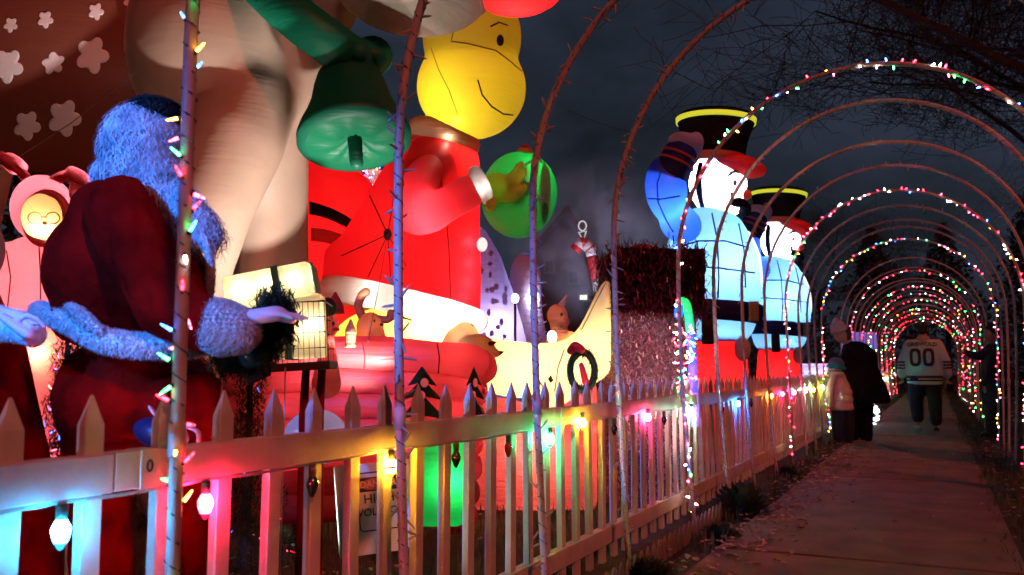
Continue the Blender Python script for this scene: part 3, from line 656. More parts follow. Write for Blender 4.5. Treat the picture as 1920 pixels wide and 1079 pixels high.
# ---------- cone of twinkling lights
DL = 9.4; k = pr(DL)
ct = infl('light_cone_tree', 695, DL, 'slim cone tree of tiny white, green and violet lights glimpsed under the bell', 'light tree')
b = bmesh.new(); lathe(b, P(697, 560, DL), [(60 * k, 0), (3 * k, 300 * k)], seg=20); obj('mesh_cone', b, fabric('grey_net', (.25, .23, .27), .4), ct, True)
b = bmesh.new(); 
for _ in range(520):
    t = random.random(); a = random.uniform(0, 6.28); c = P(697, 560 - t * 300, DL) + (RX * math.cos(a) + FH * math.sin(a)) * (60 * (1 - t) + 5) * k
    mini(b, c, Vector((random.uniform(-1, 1), random.uniform(-1, 1), random.uniform(-1, 1))).normalized(), 1.3, random.choice([0, 1, 2, 3, 4, 4, 1]) if t > .75 else random.choice([0, 2, 3, 4, 4]))
o = obj('mini_lights', b, [glow(c, 18) for c in LIGHTC], ct); o['kind'] = 'stuff'
# ---------- red sleigh tub of stacked air tubes
DT = 5.6; k = pr(DT); tubred = fabric('sleigh_red_nylon', (.70, .075, .085), .6, wr=.16)
tub = infl('red_sleigh_tub', 700, DT, 'glowing red blow-up sleigh of stacked air tubes just behind the fence', 'inflatable')
rowsd = [(671, 34, 470, 885), (718, 32, 475, 875), (765, 34, 480, 870), (812, 34, 490, 865), (858, 34, 500, 862), (905, 34, 500, 860), (950, 34, 500, 855)]
for q, (y, r, x0, x1) in enumerate(rowsd):
    b = bmesh.new(); pts = curve_pts([P(x0 - 40, y - 8 + q * 2, DT + .5), P(x0 + 20, y - 6 + q, DT), P((x0 + x1) / 2, y - 6, DT - .12), P(x1 - 30, y + 6, DT - .05), P(x1 + (14 if q == 0 else 8), y + 18, DT + .02)], 7)
    tube(b, pts, [r * k * (1 + .04 * math.sin(j * .9 + q * 2) + .05 * mnoise.noise(Vector((j, q, 0)))) for j in range(len(pts))], 22, rnd=True); tb = obj('air_tube', b, tubred, tub, True)
    if q == 0:
        TB = bvh_of(tb)
        for sx in (560, 680, 820):
            b = bmesh.new(); seam(b, TB, [(sx, 645), (sx + 4, 670), (sx + 2, 700)], .004); obj('tube_seam', b, mat('dark_red_thread', (0, 0, 0)), tub)
for j, (y, r, x0, x1) in enumerate(rowsd[:5]):
    for x in (560, 660, 760, 850): lamp('inner_lamp', P(x + 15 * (j % 2), y - 2, DT - .02), 1.15, (1, .55, .5), tub, .04)
for x, w_ in ((790, 1.0), (888, .55)):
    b = bmesh.new(); D_ = DT - .36
    for yy_, hw, hh in ((688, 26, 36), (712, 36, 38), (742, 44, 46)):
        hw *= w_
        f = [P(x, yy_, D_), P(x + hw, yy_ + hh, D_), P(x + hw * .3, yy_ + hh * .85, D_), P(x - hw * .3, yy_ + hh * .85, D_), P(x - hw, yy_ + hh, D_)]
        a = [b.verts.new(p) for p in f]; c = [b.verts.new(p + FH * .10) for p in f]; b.faces.new(a); b.faces.new(c[::-1])
        for j in range(5): b.faces.new((a[j], c[j], c[(j + 1) % 5], a[(j + 1) % 5]))
    obj('tree_patch', b, mat('dark_green_felt', (.006, .03, .014), .9), tub)
    for dx, dy in ((0, 742 - 688), (6, 30), (-8, 78)):
        b = bmesh.new(); ell(b, P(x + dx * w_, 688 + dy, D_ - .02), (7 * k * w_, .02, 8 * k)); obj('ornament_patch', b, mat('glowing_red_felt', (.5, .04, .05), .8, emis=(1, .2, .2), es=.25), tub, True)  # felt dots glow faintly by themselves, light put into the material
# ---------- brown fawn and tan pup riding in the tub
DQ = 5.75; k = pr(DQ)
fawn = thing('brown_fawn', P(690, 660, DQ), 'small brown blow-up fawn with stubby antlers peeking over the red sleigh tub', 'inflatable')
brn = fabric('brown_nylon', (.42, .12, .05), .55, wr=.15)
b = bmesh.new(); ell(b, P(694, 615, DQ), (26 * k, .09, 30 * k)); ell(b, P(706, 626, DQ - .05), (16 * k, .08, 14 * k)); tube(b, [P(690, 640, DQ), P(692, 690, DQ)], [.09, .11], 14, rnd=True); tube(b, [P(700, 648, DQ - .03), P(724, 640, DQ - .05)], [.035, .03], 10, rnd=True); b = union(b, .014, 5); fb = obj('body', b, brn, fawn, True)
b = bmesh.new(); tube(b, curve_pts([P(680, 596, DQ), P(672, 575, DQ), P(678, 555, DQ), P(686, 548, DQ)], 4), .03, 10, rnd=True); obj('antler', b, fabric('orange_tan_nylon', (.62, .25, .12), .5), fawn, True)
b = bmesh.new(); tube(b, curve_pts([P(710, 598, DQ), P(722, 600, DQ), P(732, 596, DQ), P(733, 588, DQ)], 4), .028, 10, rnd=True); obj('antler', b, fabric('orange_tan_nylon', (.6, .25, .12), .5), fawn, True)
b = bmesh.new(); ell(b, P(733, 637, DQ - .05), (10 * k, .03, 6 * k)); obj('hoof', b, black, fawn, True)
b = bmesh.new(); ell(b, P(716, 609, DQ - .12), (4 * k, .012, 3 * k)); obj('nose', b, black, fawn, True)
b = bmesh.new(); ell(b, P(702, 602, DQ - .09), (2 * k, .01, 3 * k)); obj('eye', b, black, fawn, True)
cuffring(692, 640, DQ - .02, .085, .026, ZZ, fabric('red_nylon', (0, 0, 0)), fawn, 'scarf')
lamp('inner_lamp', P(696, 625, DQ), 1.0, (1, .7, .5), fawn, .02)
DP = 6.0; k = pr(DP)
pup = thing('tan_pup', P(880, 690, DP), 'tan blow-up pup stretching two black-clawed paws over the sleigh rim', 'inflatable')
b = bmesh.new(); ell(b, P(872, 628, DP + .1), (26 * k, .12, 24 * k)); tube(b, [P(860, 640, DP + .1), P(840, 700, DP + .1)], [.11, .14], 14, rnd=True)
tube(b, curve_pts([P(870, 648, DP), P(895, 640, DP - .1), P(920, 646, DP - .15)], 4), [15 * k] * 6 + [12 * k] * 2 + [8 * k], 12, rnd=True); tube(b, curve_pts([P(880, 662, DP - .05), P(905, 656, DP - .15), P(932, 664, DP - .2)], 4), [13 * k] * 6 + [11 * k] * 2 + [7 * k], 12, rnd=True)
b = union(b, .015, 4); obj('body', b, fabric('pup_tan_nylon', (.72, .42, .20), .5, wr=.1), pup, True)
for x, y in ((924, 645), (938, 663)):
    b = bmesh.new(); tube(b, [P(x - 4, y, DP - .18), P(x + 6, y - 3, DP - .19)], [.02, .004], 8, rnd=True); obj('claw', b, black, pup, True)
for x in (884, 889):
    b = bmesh.new(); seam(b, HB if False else bvh_of([c for c in pup.children if c.name.startswith('body')][0]), [(x, 608), (x + 3, 612), (x + 7, 611)], .006); obj('brow', b, black, pup)
lamp('inner_lamp', P(872, 632, DP + .1), 1.5, (1, .8, .5), pup, .02)
# ---------- cream sleigh with raised prow
DW = 6.6; k = pr(DW)
cream_f = fabric('pale_yellow_nylon', (.80, .62, .30), .62, wr=.12, var=.03)
slg = infl('cream_sleigh', 1020, DW, 'softly glowing cream blow-up sleigh with a tall pointed prow beside the tinsel house', 'inflatable')
b = bmesh.new()
outl = [(885, 630), (960, 640), (1010, 645), (1060, 641), (1085, 618), (1102, 585), (1118, 550), (1136, 520), (1146, 525), (1146, 600), (1145, 700), (1080, 745), (1035, 775), (1020, 750), (960, 745), (900, 735)]
fr = [b.verts.new(P(x, y, DW - .28)) for x, y in outl]; bk = [b.verts.new(P(x, y, DW + .35)) for x, y in outl]; b.faces.new(fr); b.faces.new(bk[::-1])
for j in range(len(outl)): b.faces.new((fr[j], bk[j], bk[(j + 1) % len(outl)], fr[(j + 1) % len(outl)]))
b = union(b, .04, 14); hull = obj('hull', b, cream_f, slg, True); HBV = bvh_of(hull)
b = bmesh.new(); outl = [(880, 742), (960, 748), (1030, 772), (1055, 752), (1075, 735), (1100, 700), (1120, 720), (1120, 900), (1120, 960), (880, 960)]
fr = [b.verts.new(P(x, y, DW - .22)) for x, y in outl]; bk = [b.verts.new(P(x, y, DW + .25)) for x, y in outl]; b.faces.new(fr); b.faces.new(bk[::-1])
for j in range(len(outl)): b.faces.new((fr[j], bk[j], bk[(j + 1) % len(outl)], fr[(j + 1) % len(outl)]))
b = union(b, .04, 10); obj('runner_skirt', b, fabric('rose_nylon', (.72, .14, .12), .6), slg, True)
b = bmesh.new(); decal(b, HBV, [(1033, 703), (1038, 714), (1032, 719), (1027, 711)], .01, .02); obj('diamond_patch', b, black, slg)
b = bmesh.new(); seam(b, HBV, [(1058, 655), (1046, 690), (1040, 735)], .005); seam(b, HBV, [(1136, 530), (1110, 580), (1090, 620)], .004); obj('hull_seam', b, mat('tan_thread', (.3, .2, .12)), slg)
for x, y, p_ in ((955, 680, 9), (985, 725, 5.5), (1010, 678, 6.5), (1070, 690, 6), (1120, 640, 6)): lamp('inner_lamp', P(x, y, DW - .02), p_, (1, .92, .6), slg, .03)
lamp('inner_lamp', P(1000, 830, DW), 22, (1, .5, .45), slg, .05)
wr = thing('fir_wreath', P(1090, 700, DW - .62), 'dark fir wreath with a red bow hung in front of the cream sleigh', 'wreath')
b = bmesh.new()
for _ in range(2600):
    a = random.uniform(0, 6.28); c = P(1092, 696, DW - .62) + RX * math.cos(a) * 21 * k + ZZ * math.sin(a) * 32 * k; d = Vector([random.gauss(0, 1) for _ in range(3)]).normalized(); u, v = frame(d); l_ = random.uniform(.03, .075)
    b.faces.new((b.verts.new(c + u * .004), b.verts.new(c - u * .004), b.verts.new(c + d * l_)))
obj('needles', b, mat('fir_needles', (.008, .03, .012), .7), wr)['kind'] = 'stuff'
b = bmesh.new(); tube(b, [P(1092, 696, DW - .62) + RX * math.cos(a) * 21 * k + ZZ * math.sin(a) * 32 * k for a in [q * .314 for q in range(20)]], .025, 8, closed=True); obj('ring', b, mat('fir_needles', (0, 0, 0)), wr, True)
b = bmesh.new(); tube(b, curve_pts([P(1070, 658, DW - .7), P(1078, 648, DW - .74), P(1090, 656, DW - .74)], 4), .03, 8, rnd=True); tube(b, [P(1090, 685, DW - .7), P(1098, 716, DW - .7)], [.02, .028], 8, rnd=True); b = union(b, .01, 2); obj('bow', b, mat('red_ribbon', (.5, .01, .02), .4), wr, True)
# ---------- things behind the sleigh
D_ = 9.0; k = pr(D_); blu = fabric('lavender_nylon', (.36, .34, .62), .5, wr=.2)
g1 = infl('lavender_snow_tree', 920, D_, 'lavender blow-up tree with blue spots, left of the two pale cones', 'inflatable')
b = bmesh.new(); lathe(b, P(920, 880, D_), [(95 * k, 0), (80 * k, 240 * k), (60 * k, 330 * k), (40 * k, 400 * k), (16 * k, 450 * k), (4 * k, 462 * k)], (ZZ - RX * .05), 28, sq=(1, .8)); b = union(b, .05, 6); gb = obj('cone', b, blu, g1, True); GB = bvh_of(gb)
for _ in range(26):
    x = random.uniform(900, 955); y = random.uniform(450, 650); h, _n = hit(GB, x, y)
    if h is None: continue
    b = bmesh.new(); decal(b, GB, oval(x, y, random.uniform(3, 6), random.uniform(4, 8), 8), .004, .004, 1); obj('spot_patch', b, fabric('blue_spot_nylon', (.30, .29, .60), .5), g1)
lamp('inner_lamp', P(925, 620, D_), 20, (.8, .7, 1), g1, .05)
g2 = infl('pale_ghost_cone', 985, D_ + .3, 'tall pale lavender round-topped cone beyond the third arch leg', 'inflatable')
b = bmesh.new(); lathe(b, P(985, 880, D_ + .3), [(70 * k, 0), (52 * k, 200 * k), (36 * k, 300 * k), (31 * k, 390 * k), (24 * k, 412 * k), (10 * k, 424 * k)], ZZ, 28, sq=(1, .8)); b = union(b, .05, 6); obj('cone', b, fabric('pale_lavender_nylon', (.52, .46, .66), .5), g2, True)
lamp('inner_lamp', P(1005, 560, D_ + .3), 9, (.85, .8, 1), g2, .05)
D_ = 8.0; k = pr(D_); d2 = infl('small_fawn', 1055, D_, 'little tan blow-up fawn with one upright ear behind the cream sleigh', 'inflatable')
b = bmesh.new(); ell(b, P(1045, 592, D_), (20 * k, .1, 22 * k)); ell(b, P(1055, 604, D_ - .05), (14 * k, .08, 11 * k)); ell(b, P(1060, 650, D_ + .1), (40 * k, .2, 30 * k)); tube(b, [P(1046, 600, D_), P(1052, 640, D_)], .08, 12, rnd=True); ell(b, P(1060, 780, D_ + .1), (30 * k, .2, 120 * k)); b = union(b, .02, 5); obj('body', b, fabric('orange_tan_nylon', (0, 0, 0)), d2, True)
b = bmesh.new(); tube(b, [P(1050, 578, D_), P(1062, 556, D_)], [.04, .015], 10, rnd=True); obj('ear', b, fabric('cream_nylon', (0, 0, 0)), d2, True)
b = bmesh.new(); ell(b, P(1053, 590, D_ - .1), (2.5 * k, .01, 3.5 * k)); obj('eye', b, black, d2, True)
lamp('inner_lamp', P(1065, 645, D_), 2.4, (1, .75, .4), d2, .03)
bauble_m = mat('lit_globe', (1, .95, .9), .4, emis=(1, .95, .9), es=6, sample='NONE')
for x, y, r, D_, s_ in ((966, 560, 7, 8.8, 'upper'), (1035, 632, 9, 7.6, 'lower')):
    gl = thing('lit_globe', P(x, y + 40, D_), s_ + ' small white glowing globe seen between the blow-up figures', 'lamp'); b = bmesh.new(); ell(b, P(x, y, D_), (r * pr(D_), r * pr(D_), r * 1.3 * pr(D_)), None, 16, 10); obj('globe', b, bauble_m, gl, True)
    b = bmesh.new(); q = P(x, y, D_); tube(b, [q, Vector((q.x, q.y, 0))], .015, 8); obj('stake', b, black, gl)
D_ = 10.5; k = pr(D_); cc = infl('candy_cane', 1112, D_, 'red and white striped candy cane tilted above the pale prow', 'candy cane')
path_ = curve_pts([P(1150, 700, D_), P(1130, 580, D_), P(1110, 480, D_), P(1104, 465, D_), P(1090, 456, D_), P(1078, 470, D_)], 10)
for q in range(10):
    b = bmesh.new(); seg_ = path_[q * 5:q * 5 + 6]
    if len(seg_) > 1: tube(b, seg_, 11 * k, 14); obj('stripe', b, fabric('red_nylon', (0, 0, 0)) if q % 2 else fabric('white_fur_nylon', (0, 0, 0)), cc, True)
# ---------- tinsel house
DH = 6.65; k = pr(DH)
hs = infl('tinsel_house', 1215, DH, 'little house of silver-pink tinsel with a ragged dark red tinsel roof', 'tinsel house')
AX = (Vector((math.cos(YAW + .1), math.sin(YAW + .1), 0)), Vector((-math.sin(YAW + .1), math.cos(YAW + .1), 0)), ZZ)
cW = P(1215, 640, DH + .1); hz = P(1215, 590, DH).z
b = bmesh.new(); box(b, (cW.x, cW.y, hz / 2), (150 * k, .5, hz), AX); obj('wall_core', b, mat('foil_backing', (.22, .08, .08), .5, metal=.5), hs)
b = bmesh.new(); zt, z1 = P(1215, 470, DH).z, P(1215, 585, DH).z; o_ = Vector((cW.x, cW.y, 0))
rp = [(-88 * k, z1), (88 * k, z1), (92 * k, zt), (-74 * k, zt)]
a = [b.verts.new(o_ + AX[0] * x - AX[1] * .30 + ZZ * z) for x, z in rp]; c = [b.verts.new(o_ + AX[0] * x + AX[1] * .30 + ZZ * z) for x, z in rp]; b.faces.new(a); b.faces.new(c[::-1])
for j in range(4): b.faces.new((a[j], c[j], c[(j + 1) % 4], a[(j + 1) % 4]))
obj('roof_core', b, mat('roof_backing', (.02, .003, .005), .8), hs)
def tinsel(name, n, x0, x1, z0, z1, m, ln, wd, depth=.26):
    b = bmesh.new()
    for _ in range(n):
        side = random.random()
        z = random.uniform(z0, z1)
        if side < .72: c = o_ + AX[0] * random.uniform(x0, x1) - AX[1] * (depth + random.uniform(0, .03)) + ZZ * z
        else: c = o_ + AX[0] * (x1 if side > .86 else x0) + AX[1] * random.uniform(-depth, depth) + ZZ * z
        d = Vector([random.gauss(0, 1) for _ in range(3)]).normalized(); c += Vector([random.gauss(0, .016) for _ in range(3)]) + AX[0] * .03 * mnoise.noise(c * 4); u, v = frame(d); l_ = random.uniform(.4, 1.3) * ln
        b.faces.new((b.verts.new(c + u * wd), b.verts.new(c - u * wd), b.verts.new(c + d * l_ - u * wd), b.verts.new(c + d * l_ + u * wd)))
    o = obj(name, b, m, hs); o['kind'] = 'stuff'
tinsel('wall_tinsel', 9500, -76 * k, 76 * k, .1, hz, mat('silver_tinsel', (.75, .50, .48), .35, metal=.7), .034, .0034)
tinsel('roof_tinsel', 6500, -84 * k, 88 * k, z1 - .02, zt, mat('red_tinsel', (.10, .008, .014), .4, metal=.5), .10, .0035, .31)
b = bmesh.new(); ell(b, P(1205, 468, DH + .4), (26 * k, .1, 10 * k)); obj('roof_ball', b, fabric('red_nylon', (0, 0, 0)), hs, True)
# ---------- rainbow rope light on a post
DG = 6.28; k = pr(DG); rl = infl('rainbow_cane_light', 1285, DG, 'curved cane lamp shading from green to blue and violet beside the tinsel house', 'light')
cp = curve_pts([P(1272, 590, DG), P(1276, 568, DG), P(1286, 570, DG), P(1292, 600, DG), P(1297, 660, DG), P(1300, 720, DG), P(1302, 800, DG)], 5)
cs = [(.02, .2, 1), (.02, .7, .2), (.02, .8, .15), (.02, .6, .25), (.05, .1, 1), (.15, .1, 1), (.3, .15, 1)]
for j, c in enumerate(cs):
    s0 = int(j * len(cp) / 7); s1 = int((j + 1) * len(cp) / 7) + 1; seg_ = cp[s0:s1 + 0]
    if len(seg_) > 1: b = bmesh.new(); tube(b, seg_, 8.5 * k, 12, rnd=j in (0,)); obj('glow_segment', b, mat('cane_glow_%d' % j, c, .4, emis=c, es=.9), rl, True)
b = bmesh.new()
for _ in range(60):
    x = random.uniform(1265, 1305); y = random.uniform(600, 740); mini(b, P(x, y, DG - .15), Vector([random.gauss(0, 1) for _ in range(3)]).normalized(), 1.2, random.randrange(6))
o = obj('mini_lights', b, [glow(c, 22) for c in LIGHTC], rl); o['kind'] = 'stuff'
# ---------- toy soldiers
DZ = 9.0; k = pr(DZ)
sky_f = fabric('sky_blue_nylon', (.22, .50, .85), .62, wr=.1, var=.03); blue_f = fabric('royal_blue_nylon', (.02, .10, .72), .6, wr=.12); navy = fabric('navy_nylon', (.008, .014, .09), .4, gl=.015); face_f = fabric('white_nylon', (.85, .85, .88), .62, wr=.05, var=.02)
sol = infl('toy_soldier', 1345, DZ, 'larger nearer saluting toy soldier in a glowing blue jacket and black hat', 'inflatable', 'saluting toy soldiers')
b = bmesh.new(); loft(b, [(P(x, y, DZ), tilt(4)[0] * rx * k, FH * rx * k * .8) for x, y, rx in ((1340, 650, 20), (1340, 645, 52), (1342, 620, 68), (1344, 590, 78), (1342, 540, 84), (1336, 480, 84), (1330, 440, 76), (1330, 410, 58), (1332, 392, 30))], 40); b = union(b, .035, 5)
jk = obj('jacket', b, sky_f, sol, True); J = bvh_of(jk)
b = bmesh.new()
for pts in ([(1262, 505), (1300, 500), (1350, 503), (1415, 512)], [(1265, 465), (1310, 452), (1360, 452), (1405, 465)], [(1335, 400), (1345, 450), (1348, 520), (1346, 560)], [(1285, 420), (1275, 480), (1275, 560)], [(1385, 420), (1395, 470), (1398, 540)], [(1325, 600), (1322, 640)]): seam(b, J, pts, .009)
obj('jacket_seam', b, mat('navy_thread', (.01, .04, .25)), sol)
b = bmesh.new(); loft(b, [(P(x, y, DZ), tilt(4)[0] * rx * k, FH * rx * k * .82) for x, y, rx in ((1344, 604, 78), (1345, 600, 83), (1346, 572, 85), (1346, 568, 80))], 40); obj('belt', b, navy, sol, True)
b = bmesh.new(); tube(b, curve_pts([P(1402, 440, DZ - .05), P(1419, 480, DZ - .05), P(1424, 530, DZ - .05), P(1416, 562, DZ - .05)], 5), .035, 10, rnd=True); obj('placket', b, mat('glowing_white_trim', (.9, .9, .9), .5, emis=(.9, .95, 1), es=1.0), sol, True)  # white trim is no lamp; its lit look is emission in the material
b = bmesh.new(); box(b, P(1413, 584, DZ - .38), (.10, .06, .2), (RX, FH, ZZ), bevel=.015); obj('belt_buckle', b, mat('dull_brass', (.2, .2, .12), .4, metal=.5), sol, True)
b = bmesh.new(); loft(b, [(P(x, y, DZ), RX * rx * k, FH * rx * k * .8) for x, y, rx in ((1345, 625, 30), (1344, 640, 56), (1343, 720, 60), (1343, 870, 56), (1343, 876, 30))], 32); b = union(b, .04, 5); tr = obj('trousers', b, fabric('bright_red_nylon', (0, 0, 0)), sol, True)
b = bmesh.new(); box(b, P(1345, 880, DZ), (140 * k, .5, .22), (RX, FH, ZZ), bevel=.06); obj('boots', b, black_cloth, sol, True)
b = bmesh.new(); ell(b, P(1346, 345, DZ), (54 * k, .26, 62 * k), None, 32, 20); ell(b, P(1356, 380, DZ), (40 * k, .22, 30 * k)); b = union(b, .03, 6); hd = obj('head', b, face_f, sol, True); HF = bvh_of(hd)
b = bmesh.new(); decal(b, HF, [(1310, 305), (1318, 305), (1316, 340), (1317, 365), (1322, 392), (1313, 392), (1305, 360), (1304, 330)], .01, .02); obj('chin_strap', b, black_cloth, sol)
b = bmesh.new(); decal(b, HF, [(1363, 330), (1370, 321), (1382, 319), (1386, 326), (1376, 325), (1366, 332)], .01, .02); obj('eyebrow', b, black, sol)
b = bmesh.new(); decal(b, HF, oval(1378, 343, 4, 6), .01, .02); obj('eye', b, black, sol)
b = bmesh.new(); tube(b, curve_pts([P(1373, 364, DZ - .28), P(1377, 378, DZ - .30), P(1390, 381, DZ - .26), P(1398, 390, DZ - .2), P(1394, 402, DZ - .15)], 5), [.02] * 5 + [.05] * 10 + [.06] * 5 + [.03], 10, rnd=True); obj('moustache', b, black_cloth, sol, True)
b = bmesh.new(); ell(b, P(1397, 366, DZ - .08), (12 * k, .08, 10 * k)); obj('nose', b, fabric('orange_red_nylon', (.8, .18, .08), .6), sol, True)
b = bmesh.new(); tx = tilt(3); hc = P(1340, 296, DZ); prof = [(50, -4), (56, 4), (60, 30), (66, 50), (72, 66), (73, 74), (66, 82), (30, 86)]
lathe(b, hc, [(r * k, h * k) for r, h in prof], tx[2], 40, sq=(1, .85)); obj('hat', b, black_cloth, sol, True)
b = bmesh.new(); lathe(b, hc, [(71.5 * k, 64 * k), (74 * k, 64.5 * k), (75 * k, 73 * k), (72 * k, 73.5 * k)], tx[2], 40, cap=False, sq=(1, .85)); obj('hat_band', b, mat('glowing_yellow_band', (.75, .8, .03), .5, emis=(.8, .9, .05), es=.55), sol, True)  # plain yellow band, brightened by a glow of its own
b = bmesh.new(); lathe(b, hc, [(50 * k, -12 * k), (54 * k, -11 * k), (56 * k, 3 * k), (50 * k, 4 * k)], tx[2], 32, cap=False, sq=(1, .85)); obj('hat_rim', b, fabric('orange_red_nylon', (0, 0, 0)), sol, True)
b = bmesh.new(); ell(b, P(1386, 312, DZ - .1), (50 * k, .24, 19 * k), tilt(14), 28, 16); obj('hat_brim', b, fabric('red_nylon', (0, 0, 0)), sol, True)
b = bmesh.new(); ell(b, P(1276, 420, DZ - .3), (40 * k, .2, 34 * k), tilt(30)); ell(b, P(1249, 355, DZ - .34), (38 * k, .2, 62 * k), tilt(-6), 28, 18); b = union(b, .03, 8); am = obj('arm', b, blue_f, sol, True); AM = bvh_of(am)
b = bmesh.new(); seam(b, AM, [(1243, 310), (1232, 345), (1234, 380), (1250, 415), (1262, 435)], .009); seam(b, AM, [(1215, 373), (1240, 374), (1275, 368)], .008); obj('arm_seam', b, mat('navy_thread', (0, 0, 0)), sol)
b = bmesh.new(); tube(b, [P(1258, 325, DZ - .34), P(1275, 290, DZ - .34)], [33 * k, 31 * k], 24, rnd=True); obj('forearm', b, navy, sol, True)
for dy in (0, 14):
    cuffring(1268 + dy * .35, 306 - dy, DZ - .34, 32 * k, 2.5 * k, P(1275, 285, DZ) - P(1258, 322, DZ), mat('maroon_stripe', (.25, .03, .04), .6), sol, 'sleeve_stripe')
b = bmesh.new(); ell(b, P(1284, 272, DZ - .34), (33 * k, .15, 22 * k), tilt(20)); ell(b, P(1304, 268, DZ - .34), (15 * k, .12, 20 * k)); b = union(b, .02, 6); obj('mitten', b, fabric('grey_white_nylon', (.5, .5, .52), .4), sol, True)
b = bmesh.new(); ell(b, P(1392, 655, DZ - .25), (14 * k, .12, 22 * k)); obj('other_mitten', b, fabric('grey_white_nylon', (0, 0, 0)), sol, True)
b = bmesh.new(); box(b, P(1327, 622, DZ - .5), (20 * k, .08, 45 * k), (RX, FH, ZZ), bevel=.02); obj('pouch', b, black_cloth, sol, True)
for x, y, p_, c in ((1350, 500, 36, (.75, .9, 1)), (1345, 620, 15, (.75, .9, 1)), (1350, 350, 50, (1, 1, 1)), (1340, 700, 20, (1, .6, .5)), (1386, 314, 4, (1, .6, .5))): lamp('inner_lamp', P(x, y, DZ - (.1 if x == 1386 else 0)), p_, c, sol, .05)
lamp('inner_lamp', P(1262, 395, DZ - .32), 16, (.8, .85, 1), sol, .04)
lamp('inner_lamp', P(1286, 270, DZ - .34), 1.6, (.95, .95, 1), sol, .02)
s2 = clone(sol); q = G(1462, 12.8); s2.location = q; s2['label'] = 'smaller farther saluting toy soldier in a glowing blue jacket, right of its twin'
# pale glowing block beyond the second soldier
D_ = 15.5; k = pr(D_); wb = infl('lavender_block', 1525, D_, 'low pale lavender glowing block beyond the second toy soldier', 'inflatable')
b = bmesh.new(); box(b, P(1522, 745, D_), (60 * k, .6, 125 * k), (RX, FH, ZZ), bevel=.05); obj('shell', b, fabric('pale_lavender_nylon', (0, 0, 0)), wb, True); lamp('inner_lamp', P(1522, 720, D_ - .1), 25, (.75, .7, 1), wb, .05)
b = bmesh.new(); box(b, P(1610, 640, 24), (56 * pr(24), .5, 32 * pr(24)), (RX, FH, ZZ), bevel=.05); b2 = obj('panel', b, mat('violet_panel', (.3, .25, .8), .5, emis=(.3, .25, 1), es=.35, sample='NONE'))
tag(b2, 'blurred violet glowing panel behind the woman at the tunnel side', 'panel')
# ================================================================== COSTUMED SANTA AND NEIGHBOURS
def strands(b, bv, n, ln, wd, curl=0, seg=2, grav=.0, rng=None):
    """fine fur or hair rooted in a surface"""
    tris = [(f, f.calc_area()) for f in bv.faces]; tot_ = sum(a for _, a in tris); acc = 0; cum = []
    for f, a in tris: acc += a; cum.append(acc)
    import bisect
    for _ in range(n):
        f = tris[min(bisect.bisect(cum, random.random() * tot_), len(tris) - 1)][0]; vs_ = [v.co for v in f.verts]; p = vs_[0].copy(); r1, r2 = random.random(), random.random()
        if r1 + r2 > 1: r1, r2 = 1 - r1, 1 - r2
        p = vs_[0] + (vs_[1] - vs_[0]) * r1 + (vs_[2] - vs_[0]) * r2; nn = f.normal; d = (nn + Vector([random.gauss(0, .45) for _ in range(3)])).normalized()
        l_ = ln * random.uniform(.5, 1.2); u, v = frame(d); pr_ = None; ph = random.uniform(0, 6.28); w_ = wd
        for s in range(seg + 1):
            t = s / seg; q = p + d * l_ * t * (1 - .35 * curl) - ZZ * grav * l_ * t * t + curl * .35 * l_ * (u * math.sin(ph + t * 7) + v * math.cos(ph + t * 7)) * t
            ww = w_ * (1 - t * .8); a = b.verts.new(q - u * ww); c = b.verts.new(q + u * ww)
            if pr_: b.faces.new((pr_[0], pr_[1], c, a))
            pr_ = (a, c)
DN = 2.6; k = pr(DN)
velvet = mat('red_velvet', (.15, .0016, .0008), .9, var=.5, vscale=7, bump=1.0, bscale=9, spec=.02); fur_m = mat('white_fur', (.62, .60, .60), .9); hair_m = mat('white_wig_curls', (.48, .52, .56), .9, var=.5, vscale=14, spec=.1)
santa = thing('santa_figure', G(250, DN), 'life-size standing costume Santa seen from behind with blue-lit curly wig, nearest the camera', 'costume figure')
b = bmesh.new()
ell(b, P(240, 500, DN), (138 * k, .24, 145 * k), tilt(-4), 32, 20); ell(b, P(240, 405, DN), (100 * k, .19, 70 * k), None, 28, 18); ell(b, P(310, 540, DN), (86 * k, .22, 100 * k)); ell(b, P(172, 470, DN + .02), (62 * k, .17, 90 * k))
ell(b, P(225, 600, DN), (120 * k, .2, 60 * k))
b = union(b, .016, 8)
for v in b.verts: v.co += v.normal * (.022 * mnoise.noise(Vector((v.co.x * 7, v.co.y * 7, v.co.z * 5))) - .012 * abs(mnoise.noise(Vector((v.co.x * 16 + v.co.z * 9, v.co.y * 16, v.co.z * 7)))))
obj('jacket', b, velvet, santa, True)
b = bmesh.new(); tube(b, curve_pts([P(225, 400, DN - .17), P(262, 480, DN - .24), P(312, 560, DN - .30), P(352, 590, DN - .32), P(392, 612, DN - .34)], 5), [66 * k] * 4 + [62 * k] * 5 + [58 * k] * 5 + [52 * k] * 5 + [48 * k] * 2, 22, rnd=True); b = union(b, .014, 5)
for v in b.verts: v.co += v.normal * (.014 * mnoise.noise(Vector((v.co.x * 14, v.co.y * 9, v.co.z * 9))) - .014 * abs(mnoise.noise(Vector((v.co.x * 22 + v.co.z * 8, v.co.y * 20, v.co.z * 6)))))
obj('sleeve', b, velvet, santa, True)
def furry(name, b, par, n, ln, wd=.0012, m=None, curl=0, seg=2, grav=.1, **kw):
    b.normal_update(); bmesh.ops.recalc_face_normals(b, faces=b.faces); n = int(n * 2.2); ln *= .75; o = obj(name, b.copy(), m or fur_m, par, True); f = bmesh.new(); b.faces.ensure_lookup_table(); strands(f, b, n, ln, wd, curl, seg, grav); b.free()
    fo = obj('fur_strands', f, m or fur_m, o); fo['kind'] = 'stuff'; return o
def sub(o): return o
